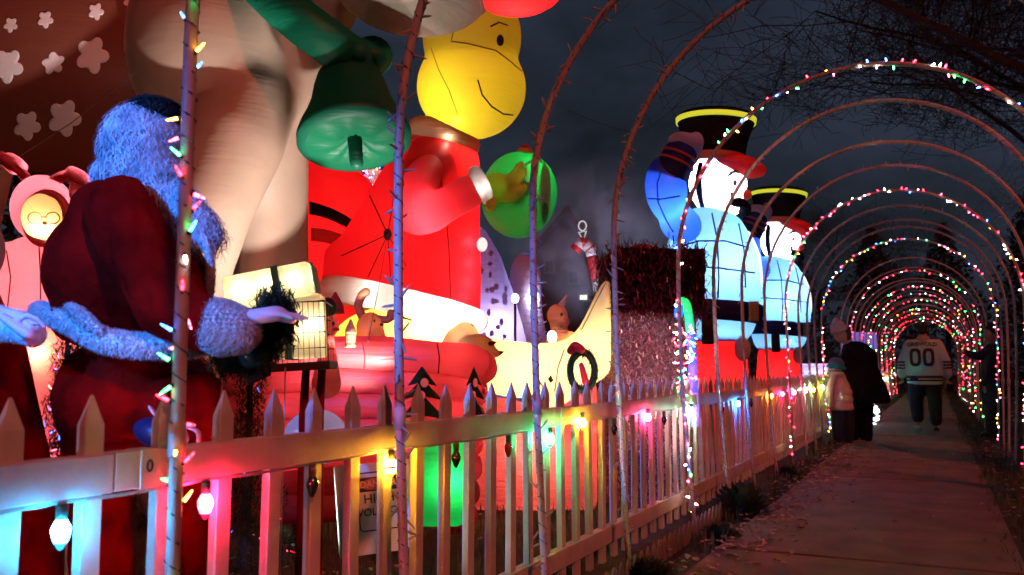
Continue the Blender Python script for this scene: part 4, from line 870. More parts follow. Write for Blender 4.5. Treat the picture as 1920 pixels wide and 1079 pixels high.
b = bmesh.new(); tube(b, [P(396, 606, DN - .34), P(418, 615, DN - .35), P(446, 618, DN - .36)], [41 * k, 45 * k, 38 * k], 24, rnd=True); b = union(b, .012, 4); furry('fur_cuff', b, santa, 9000, .013)
b = bmesh.new(); tube(b, curve_pts([P(70, 585, DN + .02), P(125, 600, DN - .16), P(190, 636, DN - .26), P(260, 648, DN - .30), P(330, 650, DN - .27), P(400, 640, DN - .1)], 6), [18 * k] * 31, 14, rnd=True); b = union(b, .012, 3); furry('fur_hem', b, santa, 9000, .018)
b = bmesh.new(); tube(b, curve_pts([P(128, 578, DN - .17), P(160, 600, DN - .26), P(190, 624, DN - .3)], 5), [.014, .016, .017, .018, .018, .017, .016, .014, .012, .012, .01], 12, rnd=True); b = union(b, .01, 3); furry('back_sash', b, santa, 2500, .016)
b = bmesh.new(); tube(b, curve_pts([P(352, 395, DN - .05), P(384, 450, DN - .1), P(396, 505, DN - .08), P(392, 560, DN - .02)], 5), .012, 10, rnd=True); furry('front_trim', b, santa, 1500, .012)
b = bmesh.new(); ell(b, P(268, 280, DN), (62 * k, .10, 74 * k), None, 24, 16); ell(b, P(322, 300, DN), (20 * k, .03, 16 * k)); tube(b, [P(262, 330, DN), P(255, 380, DN)], .06, 14); b = union(b, .012, 4); obj('head', b, mat('doll_skin', (.5, .3, .24), .5), santa, True)
b = bmesh.new(); ell(b, P(268, 272, DN), (58 * k, .105, 70 * k), None, 24, 16); ell(b, P(245, 328, DN), (52 * k, .09, 28 * k)); ell(b, P(300, 340, DN - .02), (34 * k, .07, 34 * k), tilt(35)); b = union(b, .012, 3)
b.normal_update(); f = bmesh.new(); strands(f, b, 9500, .058, .0019, 1.15, 7, .3); o = obj('wig', b, hair_m, santa, True); h_ = obj('curls', f, hair_m, o); h_['kind'] = 'stuff'
b = bmesh.new(); tube(b, curve_pts([P(312, 345, DN - .03), P(345, 390, DN - .05), P(385, 432, DN - .05), P(400, 450, DN - .05)], 5), [24 * k] * 5 + [26 * k] * 5 + [20 * k] * 5 + [12 * k], 14, rnd=True); b = union(b, .01, 2); b.normal_update(); f = bmesh.new(); strands(f, b, 3600, .055, .0018, 1.0, 7, .4); o = obj('beard', b, hair_m, santa, True); h_ = obj('curls', f, hair_m, o); h_['kind'] = 'stuff'
b = bmesh.new(); ell(b, P(296, 207, DN), (48 * k, .08, 17 * k), tilt(6)); b = union(b, .012, 3); furry('dark_cap', b, santa, 4000, .02, m=mat('dark_fur', (.015, .008, .008), .9))
skin_l = mat('lavender_glove', (.55, .52, .60), .85, spec=.1)
def hand(name, base_, dirv, side, m, par, s=1.0, curl=.35, up=ZZ):
    """mitt-free glove: palm, four unequal bent fingers and a thumb from the palm's side"""
    d = dirv.normalized(); n = up; x = d.cross(n).normalized() * side; n = x.cross(d) * side; b = bmesh.new(); base_ = Vector(base_)
    tube(b, [base_ - d * .03 * s, base_ + d * .02 * s, base_ + d * .075 * s], [.026 * s, .034 * s, .036 * s], 12, rnd=True, flat=.6)
    for j, (off, l_) in enumerate(((-.027, .062), (-.009, .074), (.010, .070), (.028, .052))):
        p0 = base_ + d * .075 * s + x * off * s; pts = [p0 - d * .02 * s]
        a = 0; p = p0
        for q in range(3): pts.append(p); a += curl * (1 + .1 * j); p = p + (d * math.cos(a) - n * math.sin(a)) * l_ * s / 2.6
        pts.append(p); tube(b, pts, [.0095 * s, .0095 * s, .009 * s, .008 * s, .0068 * s], 8, rnd=True)
    p0 = base_ + d * .02 * s - x * .034 * s; pts = [p0 + x * .01 * s, p0 + (d * .6 - x * .7) * .03 * s, p0 + (d * .95 - x * .5) * .055 * s - n * .008 * s, p0 + (d * 1.2 - x * .25) * .072 * s - n * .02 * s]
    tube(b, pts, [.013 * s, .012 * s, .0105 * s, .008 * s], 8, rnd=True)
    b = union(b, .0042 * s, 3); return obj(name, b, m, par, True)
hand('glove', P(462, 596, DN - .36), RX + ZZ * .12 - FH * .1, 1, skin_l, santa, 1.0, .12)
b = bmesh.new(); ell(b, P(255, 745, DN), (150 * k, .24, 120 * k), None, 28, 18); tube(b, [P(330, 720, DN - .1), P(345, 820, DN - .15), P(345, 1050, DN - .1), P(340, 1240, DN - .1)], [80 * k, 66 * k, 48 * k, 42 * k], 20); tube(b, [P(200, 760, DN), P(190, 900, DN), P(200, 1240, DN)], [85 * k, 60 * k, 46 * k], 20); b = union(b, .018, 8)
for v in b.verts: v.co += v.normal * (.022 * mnoise.noise(Vector((v.co.x * 7, v.co.y * 7, v.co.z * 5))) - .012 * abs(mnoise.noise(Vector((v.co.x * 16 + v.co.z * 9, v.co.y * 16, v.co.z * 7)))))
obj('trousers', b, velvet, santa, True)
for x in (200, 342):
    b = bmesh.new(); q = P(x, 1240, DN - .08); tube(b, [Vector((q.x, q.y, .32)), Vector((q.x, q.y, .1))], [.075, .07], 14, rnd=True); tube(b, [Vector((q.x, q.y, .06)), Vector((q.x, q.y, .06)) + RX * .15], [.06, .05], 12, rnd=True); b = union(b, .012, 3); obj('boot', b, mat('boot_leather', (.012, .012, .012), .35), santa, True)
# bow tails of pale ribbon at his side
b = bmesh.new()
for pts in ([(286, 770), (308, 800), (322, 838)], [(345, 800), (372, 812), (368, 852)], [(330, 770), (338, 800), (345, 822)]):
    tube(b, curve_pts([P(x, y, DN - .30) for x, y in pts], 5), .017, 8, rnd=True, flat=.25)
obj('ribbon', b, fur_m, santa, True)
b = bmesh.new(); ell(b, P(300, 815, DN - .25), (46 * k, .05, 26 * k), tilt(20)); obj('ribbon_bag', b, mat('navy_satin', (.01, .025, .10), .3), santa, True)
# ---------- robed figure cut by the left edge
DM = 2.5; k = pr(DM)
rob = thing('robed_figure', G(-30, DM), 'red-robed costume figure cut off by the left edge, with a pale blue-lit mitten', 'costume figure')
b = bmesh.new(); tube(b, [P(-30, 640, DM + .05), P(-30, 760, DM + .05), P(-30, 860, DM + .05), P(-20, 1300, DM + .05)], [70 * k, 92 * k, 112 * k, 150 * k], 26, rnd=True); tube(b, [P(-40, 560, DM), P(-30, 660, DM)], [.06, .1], 16, rnd=True); b = union(b, .018, 6); obj('robe', b, velvet, rob, True)
b = bmesh.new(); tube(b, curve_pts([P(-90, 590, DM - .1), P(-20, 606, DM - .14), P(30, 612, DM - .16), P(62, 628, DM - .18)], 5), [34 * k] * 8 + [30 * k] * 4 + [24 * k] * 4, 16, rnd=True); b = union(b, .01, 3); furry('fur_mitten', b, rob, 1600, .006)
hand('knuckles', P(20, 604, DM - .24), RX * .6 - ZZ * .4, 1, skin_l, rob, .7, .9, -FH)
b = bmesh.new(); ell(b, P(-60, 470, DM), (60 * k, .1, 76 * k)); obj('head', b, mat('doll_skin', (0, 0, 0)), rob, True)
# ---------- artificial fir between them
def fir(name, cx, y0, y1, rw, D, n, label, lights=0, colr='fir_needles'):
    kk = pr(D); t = thing(name, G(cx, D), label, 'fir'); b = bmesh.new()
    for _ in range(n):
        tt = random.random() ** .8; a = random.uniform(0, 6.28); y = y0 + (y1 - y0) * tt; r = rw * (.25 + .75 * tt) * kk * (1 + .25 * math.sin(tt * 22)); rr = r * random.random() ** .5
        c = P(cx, y, D) + (RX * math.cos(a) + FH * math.sin(a)) * rr; d = ((RX * math.cos(a) + FH * math.sin(a)) * 1 + Vector([random.gauss(0, .6) for _ in range(3)])).normalized(); u, v = frame(d); l_ = random.uniform(.02, .05)
        b.faces.new((b.verts.new(c + u * .0022), b.verts.new(c - u * .0022), b.verts.new(c + d * l_)))
    o = obj('needles', b, mat(colr, (.008, .03, .012), .7), t); o['kind'] = 'stuff'
    b = bmesh.new(); q = P(cx, y0, D); tube(b, [Vector((q.x, q.y, q.z)), Vector((q.x, q.y, 0))], [.008, .03], 8); obj('trunk', b, mat('dark_bark', (.03, .02, .015), .9), t)
    if lights:
        b = bmesh.new()
        for _ in range(lights):
            tt = random.random(); a = random.uniform(0, 6.28); r = rw * (.25 + .75 * tt) * kk * .95; mini(b, P(cx, y0 + (y1 - y0) * tt, D) + (RX * math.cos(a) + FH * math.sin(a)) * r, Vector([random.gauss(0, 1) for _ in range(3)]).normalized(), .55, random.choice([4, 4, 4, 2, 0, 5]))
        o = obj('mini_lights', b, [glow(c, 5) for c in LIGHTC], t); o['kind'] = 'stuff'
    return t
fir('fir_tree', 128, 636, 1000, 78, 2.75, 9000, 'dark artificial fir with sparse tiny lights between the robed figure and the Santa', 60)
fir('fir_tree', 470, 690, 1060, 80, 3.1, 8000, 'dark tinsel fir under the wire basket, behind the fence pickets', 26)
# garland with teal bauble in his hand
DGd = 2.45; k = pr(DGd); gar = thing('fir_garland', P(500, 640, DGd), 'ragged dark fir sprig with a teal bauble held in the Santa glove', 'garland')
b = bmesh.new(); gp = curve_pts([P(512, 570, DGd - .1), P(522, 605, DGd - .1), P(505, 635, DGd - .1), P(480, 665, DGd), P(445, 670, DGd + .05), P(420, 668, DGd + .1)], 8)
for _ in range(9500):
    c = random.choice(gp) + Vector([random.gauss(0, .022) for _ in range(3)]); d = Vector([random.gauss(0, 1) for _ in range(3)]).normalized(); u, v = frame(d); l_ = random.uniform(.02, .06)
    b.faces.new((b.verts.new(c + u * .003), b.verts.new(c - u * .0025), b.verts.new(c + d * l_)))
obj('needles', b, mat('fir_needles', (0, 0, 0)), gar)['kind'] = 'stuff'
b = bmesh.new(); ell(b, P(470, 668, DGd - .08), (22 * k, .034, 24 * k), None, 20, 14); obj('bauble', b, mat('teal_glass', (.01, .09, .12), .12, metal=.3, spec=.8), gar, True)
b = bmesh.new(); tube(b, [P(496, 660, DGd - .02), P(500, 700, DGd), P(470, 712, DGd + .02)], .014, 8, rnd=True); obj('stem', b, mat('dark_bark', (0, 0, 0)), gar)
# ---------- pink bunny-suit figure
DY = 3.7; k = pr(DY); pink = fabric('pink_nylon', (.80, .15, .20), .6, wr=.15)
bun = infl('bunny_suit_figure', 60, DY, 'glowing pink blow-up child in a bunny suit with round glasses and one flopped ear', 'inflatable')
b = bmesh.new(); ell(b, P(80, 392, DY), (52 * k, .14, 64 * k), None, 28, 18); b = union(b, .012, 3); hd = obj('hood', b, pink, bun, True)
b = bmesh.new(); ell(b, P(82, 408, DY - .10), (34 * k, .10, 45 * k), None, 28, 18); fc = obj('face', b, fabric('peach_face_nylon', (.88, .62, .30), .6, wr=.05), bun, True); FB = bvh_of(fc)
b = bmesh.new(); pp = [P(82, 408, DY - .15) + (RX * math.cos(a) * 37 + ZZ * math.sin(a) * 47) * k + FH * .02 for a in [q * .2618 for q in range(24)]]; tube(b, pp, 7 * k, 8, closed=True); obj('hood_rim', b, pink, bun, True)
b = bmesh.new()
for cx in (65, 99):
    o_ = oval(cx, 409, 13, 11); o_.append(o_[0]); seam(b, FB, o_, .0026, .004, 2)
seam(b, FB, [(78, 407), (86, 407)], .0026, .004); seam(b, FB, [(68, 434), (82, 437), (96, 433)], .002, .003); obj('glasses', b, mat('brown_frame', (.45, .18, .08), .5), bun)
b = bmesh.new(); ell(b, P(84, 419, DY - .212), (4 * k, .012, 4 * k)); obj('nose', b, fabric('peach_face_nylon', (0, 0, 0)), bun, True)
b = bmesh.new(); tube(b, curve_pts([P(55, 342, DY), P(38, 320, DY), P(22, 305, DY), P(4, 296, DY)], 4), [.04] * 5 + [.075] * 5 + [.05] * 3, 14, rnd=True, flat=.5); obj('ear', b, pink, bun, True)
b = bmesh.new(); tube(b, curve_pts([P(105, 338, DY), P(128, 328, DY), P(150, 338, DY), P(150, 358, DY)], 4), [.035] * 5 + [.065] * 5 + [.065] * 3, 14, rnd=True, flat=.6); obj('ear', b, pink, bun, True)
for pts in ([(36, 322), (24, 310), (12, 303)], [(118, 334), (134, 332), (146, 340)]):
    b = bmesh.new(); tube(b, [P(x, y, DY - .036) for x, y in pts], .036, 10, rnd=True, flat=.4); obj('inner_ear', b, fabric('red_nylon', (0, 0, 0)), bun, True)
b = bmesh.new(); ell(b, P(70, 530, DY), (78 * k, .2, 90 * k)); tube(b, [P(60, 560, DY), P(60, 760, DY), P(60, 900, DY), P(60, 1120, DY)], [72 * k, 92 * k, 78 * k, 80 * k], 24, rnd=True); tube(b, [P(15, 480, DY), P(-15, 560, DY), P(0, 640, DY)], .065, 14, rnd=True); b = union(b, .02, 6)
bb = obj('bunny_suit', b, pink, bun, True); BBV = bvh_of(bb)
b = bmesh.new(); seam(b, BBV, [(73, 460), (76, 520), (76, 580)], .003); seam(b, BBV, [(12, 470), (20, 520), (14, 580)], .003); obj('suit_seam', b, mat('dark_red_thread', (0, 0, 0)), bun)
lamp('inner_lamp', P(80, 428, DY - .165), 1.6, (1, .85, .55), bun, .015); lamp('inner_lamp', P(78, 380, DY), 2.8, (1, .75, .7), bun, .02); lamp('inner_lamp', P(30, 312, DY), .6, (1, .7, .7), bun, .01); lamp('inner_lamp', P(140, 334, DY), .6, (1, .7, .7), bun, .01); lamp('inner_lamp', P(70, 540, DY), 7, (1, .6, .55), bun, .04); lamp('inner_lamp', P(62, 660, DY - .12), 5, (1, .8, .3), bun, .04); lamp('inner_lamp', P(62, 840, DY), 9, (1, .5, .5), bun, .04)
# ---------- gift boxes in a wire basket
DX = 3.15; k = pr(DX); gift_m = fabric('cream_paper', (.85, .68, .42), .6, wr=.06, var=.03); teal = mat('teal_ribbon', (.05, .38, .40), .5)
def giftbox(cx, cy_, w_, h_, dp, roll, label, turn=.35, lid=False, rib=.5):
    ca, sa = math.cos(turn), math.sin(turn); X = (RX * ca + FH * sa); Y = (FH * ca - RX * sa); r = R_(roll); X2 = X * math.cos(r) - ZZ * math.sin(r); Z2 = ZZ * math.cos(r) + X * math.sin(r); Y2 = Z2.cross(X2)
    c = P(cx, cy_, DX); t = thing('gift_box', c - Z2 * h_ / 2 * k, label, 'gift box', 'two lit gift boxes')
    b = bmesh.new(); box(b, c, (w_ * k, dp, h_ * k), (X2, Y2, Z2), bevel=.012); obj('carton', b, gift_m, t)
    b = bmesh.new(); box(b, c + X2 * (rib - .5) * w_ * k, (13 * k, dp + .008, h_ * k + .008), (X2, Y2, Z2), bevel=.003); obj('ribbon', b, teal, t)
    if lid: b = bmesh.new(); box(b, c - Y2 * .01, (w_ * k + .009, 14 * k, h_ * k + .009), (X2, Y2, Z2), bevel=.003); obj('ribbon', b, teal, t)
    for x in (-.3, 0.02, .33): lamp('inner_lamp', c + X2 * w_ * k * x - Y2 * dp * .3, .6, (1, .85, .62), t, .012)
    return t, X2, Y2, Z2, c
giftbox(512, 540, 158, 62, .18, -11, 'upper tilted flat cream gift box glowing, with teal ribbon, lying on the taller box', .0, True, .62)
t, X2, Y2, Z2, c = giftbox(555, 614, 104, 118, .16, -3, 'taller glowing cream gift box standing inside the black wire basket', .1, False, .42)
tb_ = bmesh.new()
for q in (-1, 1): tube(tb_, curve_pts([P(545, 515, DX), P(520 + q * 12, 502, DX), P(500, 508, DX - .02), P(540, 516, DX)], 4), .009, 6, rnd=True, flat=.4)
bw = obj('bow', tb_, teal, None); tag(bw, 'dark teal ribbon bow on top of the upper gift box', 'bow')
bk_ = thing('wire_basket', P(555, 690, DX), 'black wire basket with a dark tray floor holding the taller gift box', 'basket')
b = bmesh.new(); ax3 = (X2, Y2, Z2); bc = P(558, 628, DX); bw_, bh_, bd_ = 116 * k, 112 * k, .25
def corner(i, j, m_): return bc + X2 * bw_ / 2 * i + Y2 * bd_ / 2 * j + Z2 * bh_ / 2 * m_
for m_ in (-1, -.5, 0, .5, 1): 
    tube(b, [corner(-1, -1, m_), corner(1, -1, m_), corner(1, 1, m_), corner(-1, 1, m_)], .0022 if abs(m_) < 1 else .004, 5, closed=True)
for j in (-1, 1):
    for i in range(13): tube(b, [corner(-1 + i / 6, j, -1), corner(-1 + i / 6, j, 1)], .0016, 4)
for i in (-1, 1):
    for j in range(6): tube(b, [corner(i, -1 + j * .4, -1), corner(i, -1 + j * .4, 1)], .0016, 4)
obj('wire_grid', b, black, bk_)
b = bmesh.new(); box(b, bc - Z2 * (bh_ / 2 + .008), (bw_ * 1.12, bd_ * 1.1, .028), ax3, bevel=.004); obj('tray', b, mat('dark_tray', (.03, .015, .012), .6), bk_)
for x in (574, 604):
    b = bmesh.new(); q = P(x, 690, DX); tube(b, [Vector((q.x, q.y, q.z)), P(x - 5, 780, DX), Vector((q.x, q.y, 0))], [.015, .017, .02], 10); obj('leg', b, mat('red_paint', (.22, .004, .008), .6, spec=.1), bk_)
b = bmesh.new(); q = P(535, 690, DX - .2); tube(b, [q, Vector((q.x, q.y, 0))], .0025, 5); st = obj('lamp_stake', b, strw); tag(st, 'thin pale metal rod standing under the wire basket', 'rod')
# ---------- elf behind the basket
DE = 3.9; k = pr(DE); elf = infl('small_elf', 618, DE, 'small pink-hatted blow-up elf half hidden behind the wire basket', 'inflatable')
b = bmesh.new(); ell(b, P(616, 610, DE), (20 * k, .05, 24 * k)); tube(b, [P(615, 640, DE), P(612, 720, DE)], [.03, .07], 14, rnd=True); b = union(b, .01, 4); obj('body', b, fabric('elf_pink_nylon', (.75, .12, .12), .55), elf, True)
b = bmesh.new(); ell(b, P(614, 578, DE), (17 * k, .05, 20 * k)); obj('hair', b, mat('dark_hair', (.02, .012, .01), .7), elf, True)
b = bmesh.new(); lathe(b, P(628, 588, DE + .06), [(.045, 0), (.038, .04), (.004, .10)], seg=14); obj('hat', b, fabric('hot_pink_nylon', (.8, .1, .2), .6), elf, True)
b = bmesh.new(); ell(b, P(630, 618, DE - .04), (7 * k, .02, 3.5 * k)); obj('nose', b, fabric('hot_pink_nylon', (0, 0, 0)), elf, True)
b = bmesh.new(); ell(b, P(625, 607, DE - .05), (3 * k, .01, 4 * k)); obj('eye', b, black, elf, True)
lamp('inner_lamp', P(618, 640, DE), .7, (1, .6, .5), elf, .02)
b = bmesh.new(); DKn = 5.0; kk = pr(DKn); lathe(b, P(657, 628, DKn), [(10 * kk, -24 * kk), (10 * kk, 10 * kk), (8 * kk, 14 * kk), (1 * kk, 30 * kk)], seg=14); o = obj('pencil_finial', b, [fabric('orange_tan_nylon', (0, 0, 0))]); tag(o, 'small pointed orange finial beside the elf at the tub rim', 'finial')
# ---------- warning board, green tub base, misc things low behind the fence
DA = 3.3; k = pr(DA)
sg = thing('warning_sign', G(700, DA), 'white leaning board reading DANGER HIGH VOLTAGE on the grass behind the fence', 'sign')
X = (RX * math.cos(.32) + FH * math.sin(.32)); Z = (ZZ + FH * .18).normalized(); Y = Z.cross(X); X = Y.cross(Z)
rz = R_(-7); X, Z = X * math.cos(rz) - Z * math.sin(rz), Z * math.cos(rz) + X * math.sin(rz)
c = P(703, 952, DA); sgm = mat('sign_white', (.62, .68, .60), .5)
b = bmesh.new(); box(b, c, (142 * k, .018, 165 * k), (X, Y, Z), bevel=.003); obj('board', b, sgm, sg)
def onsign(bm_, ox, oz, off=.0105):
    for v in bm_.verts: v.co = c - Y * (off + v.co.z) + X * (v.co.x + ox * k) + Z * (v.co.y + oz * k)
    return bm_
def rrect(w_, h_, r, t):
    b = bmesh.new(); pts = []
    for cx, cy_, a0 in ((w_ / 2 - r, h_ / 2 - r, 0), (-w_ / 2 + r, h_ / 2 - r, 90), (-w_ / 2 + r, -h_ / 2 + r, 180), (w_ / 2 - r, -h_ / 2 + r, 270)):
        for q in range(6): a = R_(a0 + q * 18); pts.append((cx, cy_, math.cos(a), math.sin(a)))
    o_ = [b.verts.new((x + r * ca, y + r * sa, 0)) for x, y, ca, sa in pts]; i_ = [b.verts.new((x + (r - t) * ca, y + (r - t) * sa, 0)) for x, y, ca, sa in pts]
    for q in range(24): b.faces.new((o_[q], o_[(q + 1) % 24], i_[(q + 1) % 24], i_[q]))
    return b
obj('border', onsign(rrect(80 * k, 108 * k, 9 * k, 2.6 * k), 8, 12), black, sg)
b = bmesh.new(); vs_ = [b.verts.new((x * k, y * k, 0)) for x, y in ((-37, -13), (37, -13), (37, 13), (-37, 13))]; b.faces.new(vs_); obj('black_panel', onsign(b, 8, 43), black, sg)
b = bmesh.new(); b.faces.new([b.verts.new((math.cos(a) * 34 * k, math.sin(a) * 11 * k, 0)) for a in [q * .2618 for q in range(24)]]); obj('red_oval', onsign(b, 8, 43, .012), mat('sign_red', (.6, .12, .09), .5), sg)
for txt, sz, oz, m_ in (('DANGER', 17, 43, sgm), ('HIGH', 24, 16, black), ('VOLTAGE', 19, -8, black), ('AT', 7, -28, black)):
    obj('lettering', onsign(text_bm(txt, sz * k, .0006, .0006), 8, oz, .0135), m_, sg)
b = bmesh.new(); box(b, c + Y * .16 - Z * .0, (60 * k, .015, 160 * k), (X, (Y), (Z - Y * .5).normalized()), bevel=.003); obj('prop', b, sgm, sg)
DO = 4.5; k = pr(DO); gt = infl('green_present', 825, DO, 'glowing green blow-up present standing low behind the fence pickets', 'inflatable')
b = bmesh.new(); box(b, P(828, 905, DO), (96 * k, .28, 150 * k), (RX, FH, ZZ), bevel=.05); obj('carton', b, fabric('leaf_green_nylon', (0, 0, 0)), gt, True); lamp('inner_lamp', P(845, 900, DO - .07), 5, (.7, 1, .6), gt, .03)
lowb = infl('grey_pod', 590, 4.4, 'dim grey-lavender blow-up globe base on the grass behind the fence', 'inflatable'); k = pr(4.4)
b = bmesh.new(); ell(b, P(592, 820, 4.4), (58 * k, .2, 52 * k), None, 28, 18); obj('shell', b, fabric('grey_lilac_nylon', (.32, .28, .36), .4), lowb, True); lamp('inner_lamp', P(600, 830, 4.4), 1.6, (.8, .75, 1), lowb, .03)
# small spotlights on stakes in the yard (these are what light the reindeer)
def floodlight(loc, tgt, power, col, label, cone=75, r=.04):
    loc = Vector(loc); t = thing('flood_lamp', (loc.x, loc.y, 0), label, 'floodlight'); d = (Vector(tgt) - loc).normalized()
    b = bmesh.new(); lathe(b, loc - d * .09, [(.02, 0), (.045, .015), (.055, .07), (.058, .08)], d, 18, cap=False); obj('housing', b, black, t, True)
    b = bmesh.new(); lathe(b, loc - d * .03, [(.001, 0), (.05, 0.001)], d, 18, cap=False); obj('lens', b, mat('lens_' + label[:9], col, .3, emis=col, es=6, sample='NONE'), t)
    b = bmesh.new(); tube(b, [loc - d * .06, Vector((loc.x, loc.y, 0))], .01, 6); obj('stake', b, black, t)
    lamp('bulb', loc + d * .01, power, col, t, r, 'SPOT', tgt, cone, .8); return t
floodlight(P(720, 900, 4.6), P(480, 180, 6.2), 620, (1, .90, .82), 'black staked flood lamp aimed up at the reindeer chest', 60)
floodlight(P(330, 960, 3.9), P(250, 190, 6.2), 90, (1, .50, .38), 'black staked flood lamp washing the reindeer blanket', 95)
floodlight(P(560, 985, 3.9), P(680, 250, 5.2), 150, (.95, 1, .9), 'white staked flood lamp aimed at the hanging bell', 38)
floodlight((-1.76, -.7, 2.2), P(312, 440, 2.6), 900, (.02, .22, 1), 'blue flood lamp on a stake left of the camera', 33)
floodlight(P(1120, 1000, 5.3), P(1215, 620, 6.5), 150, (1, .55, .55), 'pinkish flood lamp lighting the tinsel house', 60)
floodlight((-1.78, -1.0, .75), (-1.60, 5, .62), 60, (.74, .60, .95), 'lavender flood lamp beside the fence behind the camera', 30)
# odds and ends on the grass
for j, (x, y, D_, lb) in enumerate(((505, 998, 3.3, 'small white glowing spot lamp low behind the second and third pickets'), (30, 1030, 2.9, 'pale folding chair frame low behind the leftmost pickets'))):
    kk = pr(D_)
    if j == 0:
        t = thing('ground_lamp', G(x, D_), lb, 'lamp'); b = bmesh.new(); lathe(b, P(x, y, D_), [(14 * kk, 0), (16 * kk, 8 * kk), (8 * kk, 20 * kk)], (RX * .7 + ZZ * .5), 14); obj('housing', b, mat('lamp_white', (.5, .5, .6), .4), t, True); b = bmesh.new(); ell(b, P(x + 3, y - 4, D_ - .02), (7 * kk, .02, 6 * kk)); obj('lens', b, bauble_m, t, True); lamp('bulb', P(x + 12, y - 8, D_ - .1), 14, (.85, 1, .85), t, .02, 'SPOT', P(700, 940, 3.3), 70)
    else:
        t = thing('chair_frame', G(x, D_), lb, 'chair'); m_ = mat('pale_blue_tube', (.5, .52, .58), .4)
        b = bmesh.new(); tube(b, curve_pts([P(60, 975, D_), P(110, 968, D_), P(118, 985, D_), P(120, 1060, D_), P(122, 1150, D_)], 5), .008, 8); obj('leg', b, m_, t, True)
        b = bmesh.new(); tube(b, [P(60, 1010, D_), P(112, 1008, D_)], .02, 8, rnd=True); obj('armrest', b, m_, t, True)
        b = bmesh.new(); tube(b, curve_pts([P(196, 1000, D_), P(205, 1030, D_), P(228, 1045, D_), P(234, 1100, D_)], 5), .009, 8); tube(b, [P(196, 1046, D_), P(228, 1045, D_)], .008, 8); b = union(b, .005, 1); obj('bracket', b, m_, t, True)
# guy lines
for a, c_, lb in (((727, 440, 6.6), (690, 640, 5.4), 'dark guy cord running down from the patch on the red suit'), ((262, 130, 5.0), (-20, 330, 4.2), 'thin guy cord crossing the flowered reindeer blanket')):
    gl = bmesh.new(); p, q = P(*a), P(*c_); tube(gl, [p, (p + q) / 2 - ZZ * .03, q], .0025, 4); tag(obj('guy_cord', gl, mat('dark_cord', (.06, .04, .04), .7)), lb, 'cord')
# ================================================================== PEOPLE
skin = mat('skin', (.42, .22, .17), .5, var=.08)
def person(cx, D, label): return thing('person', G(cx, D), label, 'person')
# -- man walking away
DMn = 14.3; k = pr(DMn); base_ = G(1733, DMn); man = person(1733, DMn, 'man walking away down the path in a cream hockey jersey reading GRISWOLD 00')
def ML(x, y, z, b0=base_): return b0 + Vector((x, y, z)) + RX * 0
b = bmesh.new(); ell(b, ML(0, .02, 1.73), (.078, .10, .115), (Vector((1, 0, 0)), Vector((0, 1, 0)), ZZ)); ell(b, ML(0, .11, 1.70), (.02, .03, .025)); [ell(b, ML(s_ * .082, .01, 1.72), (.012, .02, .03)) for s_ in (-1, 1)]
tube(b, [ML(0, 0, 1.66), ML(0, -.01, 1.52)], [.06, .075], 12); tube(b, [ML(0, 0, 1.5), ML(0, 0, 1.0)], [.14, .15], 16, rnd=True)
for s_ in (-1, 1): tube(b, [ML(s_ * .2, 0, 1.45), ML(s_ * .30, -.03, 1.18), ML(s_ * .33, .04, .93)], [.05, .042, .034], 10, rnd=True); tube(b, [ML(s_ * .1, 0, .95), ML(s_ * .13, .04, .5), ML(s_ * .13, .02 + .1 * s_, .16)], [.08, .06, .045], 10, rnd=True)
b = union(b, .018, 3); obj('body', b, skin, man, True)
for s_ in (-1, 1): hand('hand', ML(s_ * .34, .05, .93), Vector((0, .2, -1)), s_, skin, man, 1.0, .5, Vector((-s_, 0, 0)))
b = bmesh.new(); ell(b, ML(0, 0, 1.77), (.088, .105, .10), (Vector((1, 0, 0)), Vector((0, 1, 0)), ZZ)); ell(b, ML(0, -.03, 1.70), (.08, .07, .07)); b = union(b, .014, 2); obj('hair', b, mat('dark_hair', (0, 0, 0)), man, True)
b = bmesh.new(); XX, YY = Vector((1, 0, 0)), Vector((0, 1, 0))
loft(b, [(ML(0, 0, z), XX * rx, YY * ry) for z, rx, ry in ((1.60, .08, .08), (1.56, .14, .10), (1.50, .23, .14), (1.38, .27, .17), (1.15, .26, .18), (.95, .275, .19), (.83, .27, .19), (.80, .24, .17))], 28)
for s_ in (-1, 1): tube(b, [ML(s_ * .20, 0, 1.47), ML(s_ * .31, -.03, 1.2), ML(s_ * .345, .03, .98)], [.10, .095, .078], 14, rnd=True)
b = union(b, .016, 4)
jm = mat('jersey_cream', (.62, .56, .50), .85, bump=.2, bscale=60); jn = mat('jersey_stripe', (.05, .01, .015), .85); jr = mat('jersey_red', (.35, .03, .04), .85)
for f in b.faces:
    c = f.calc_center_median() - base_; z = c.z
    side = abs(c.x) > .285 and z < 1.35
    if side: q = z + 0
    f.material_index = 0
    if side and (1.115 < z < 1.14 or 1.165 < z < 1.19 or 1.065 < z < 1.09): f.material_index = 1
    if not side and .86 < z < .885: f.material_index = 1
    if not side and (.905 < z < .955): f.material_index = 2 if z > .925 and z < .94 else 1
    if z > 1.555: f.material_index = 1
jersey = obj('jersey', b, [jm, jn, jr], man, True); JV = bvh_of(jersey)
def onback(bm_, ox, oz, arc=0):
    q = Vector(man['base'])
    for v in bm_.verts:
        p = base_ + Vector((v.co.x + ox, -2, v.co.y + oz - arc * v.co.x ** 2)); h = JV.ray_cast(p, Vector((0, 1, 0)))
        v.co = (h[0] if h[0] is not None else base_ + Vector((v.co.x + ox, -.2, oz))) - YY * (.008 + v.co.z)
    return bm_
obj('name_lettering', onback(text_bm('GRISWOLD', .088, .001, .0035), -.02, 1.475, .25), jn, man)
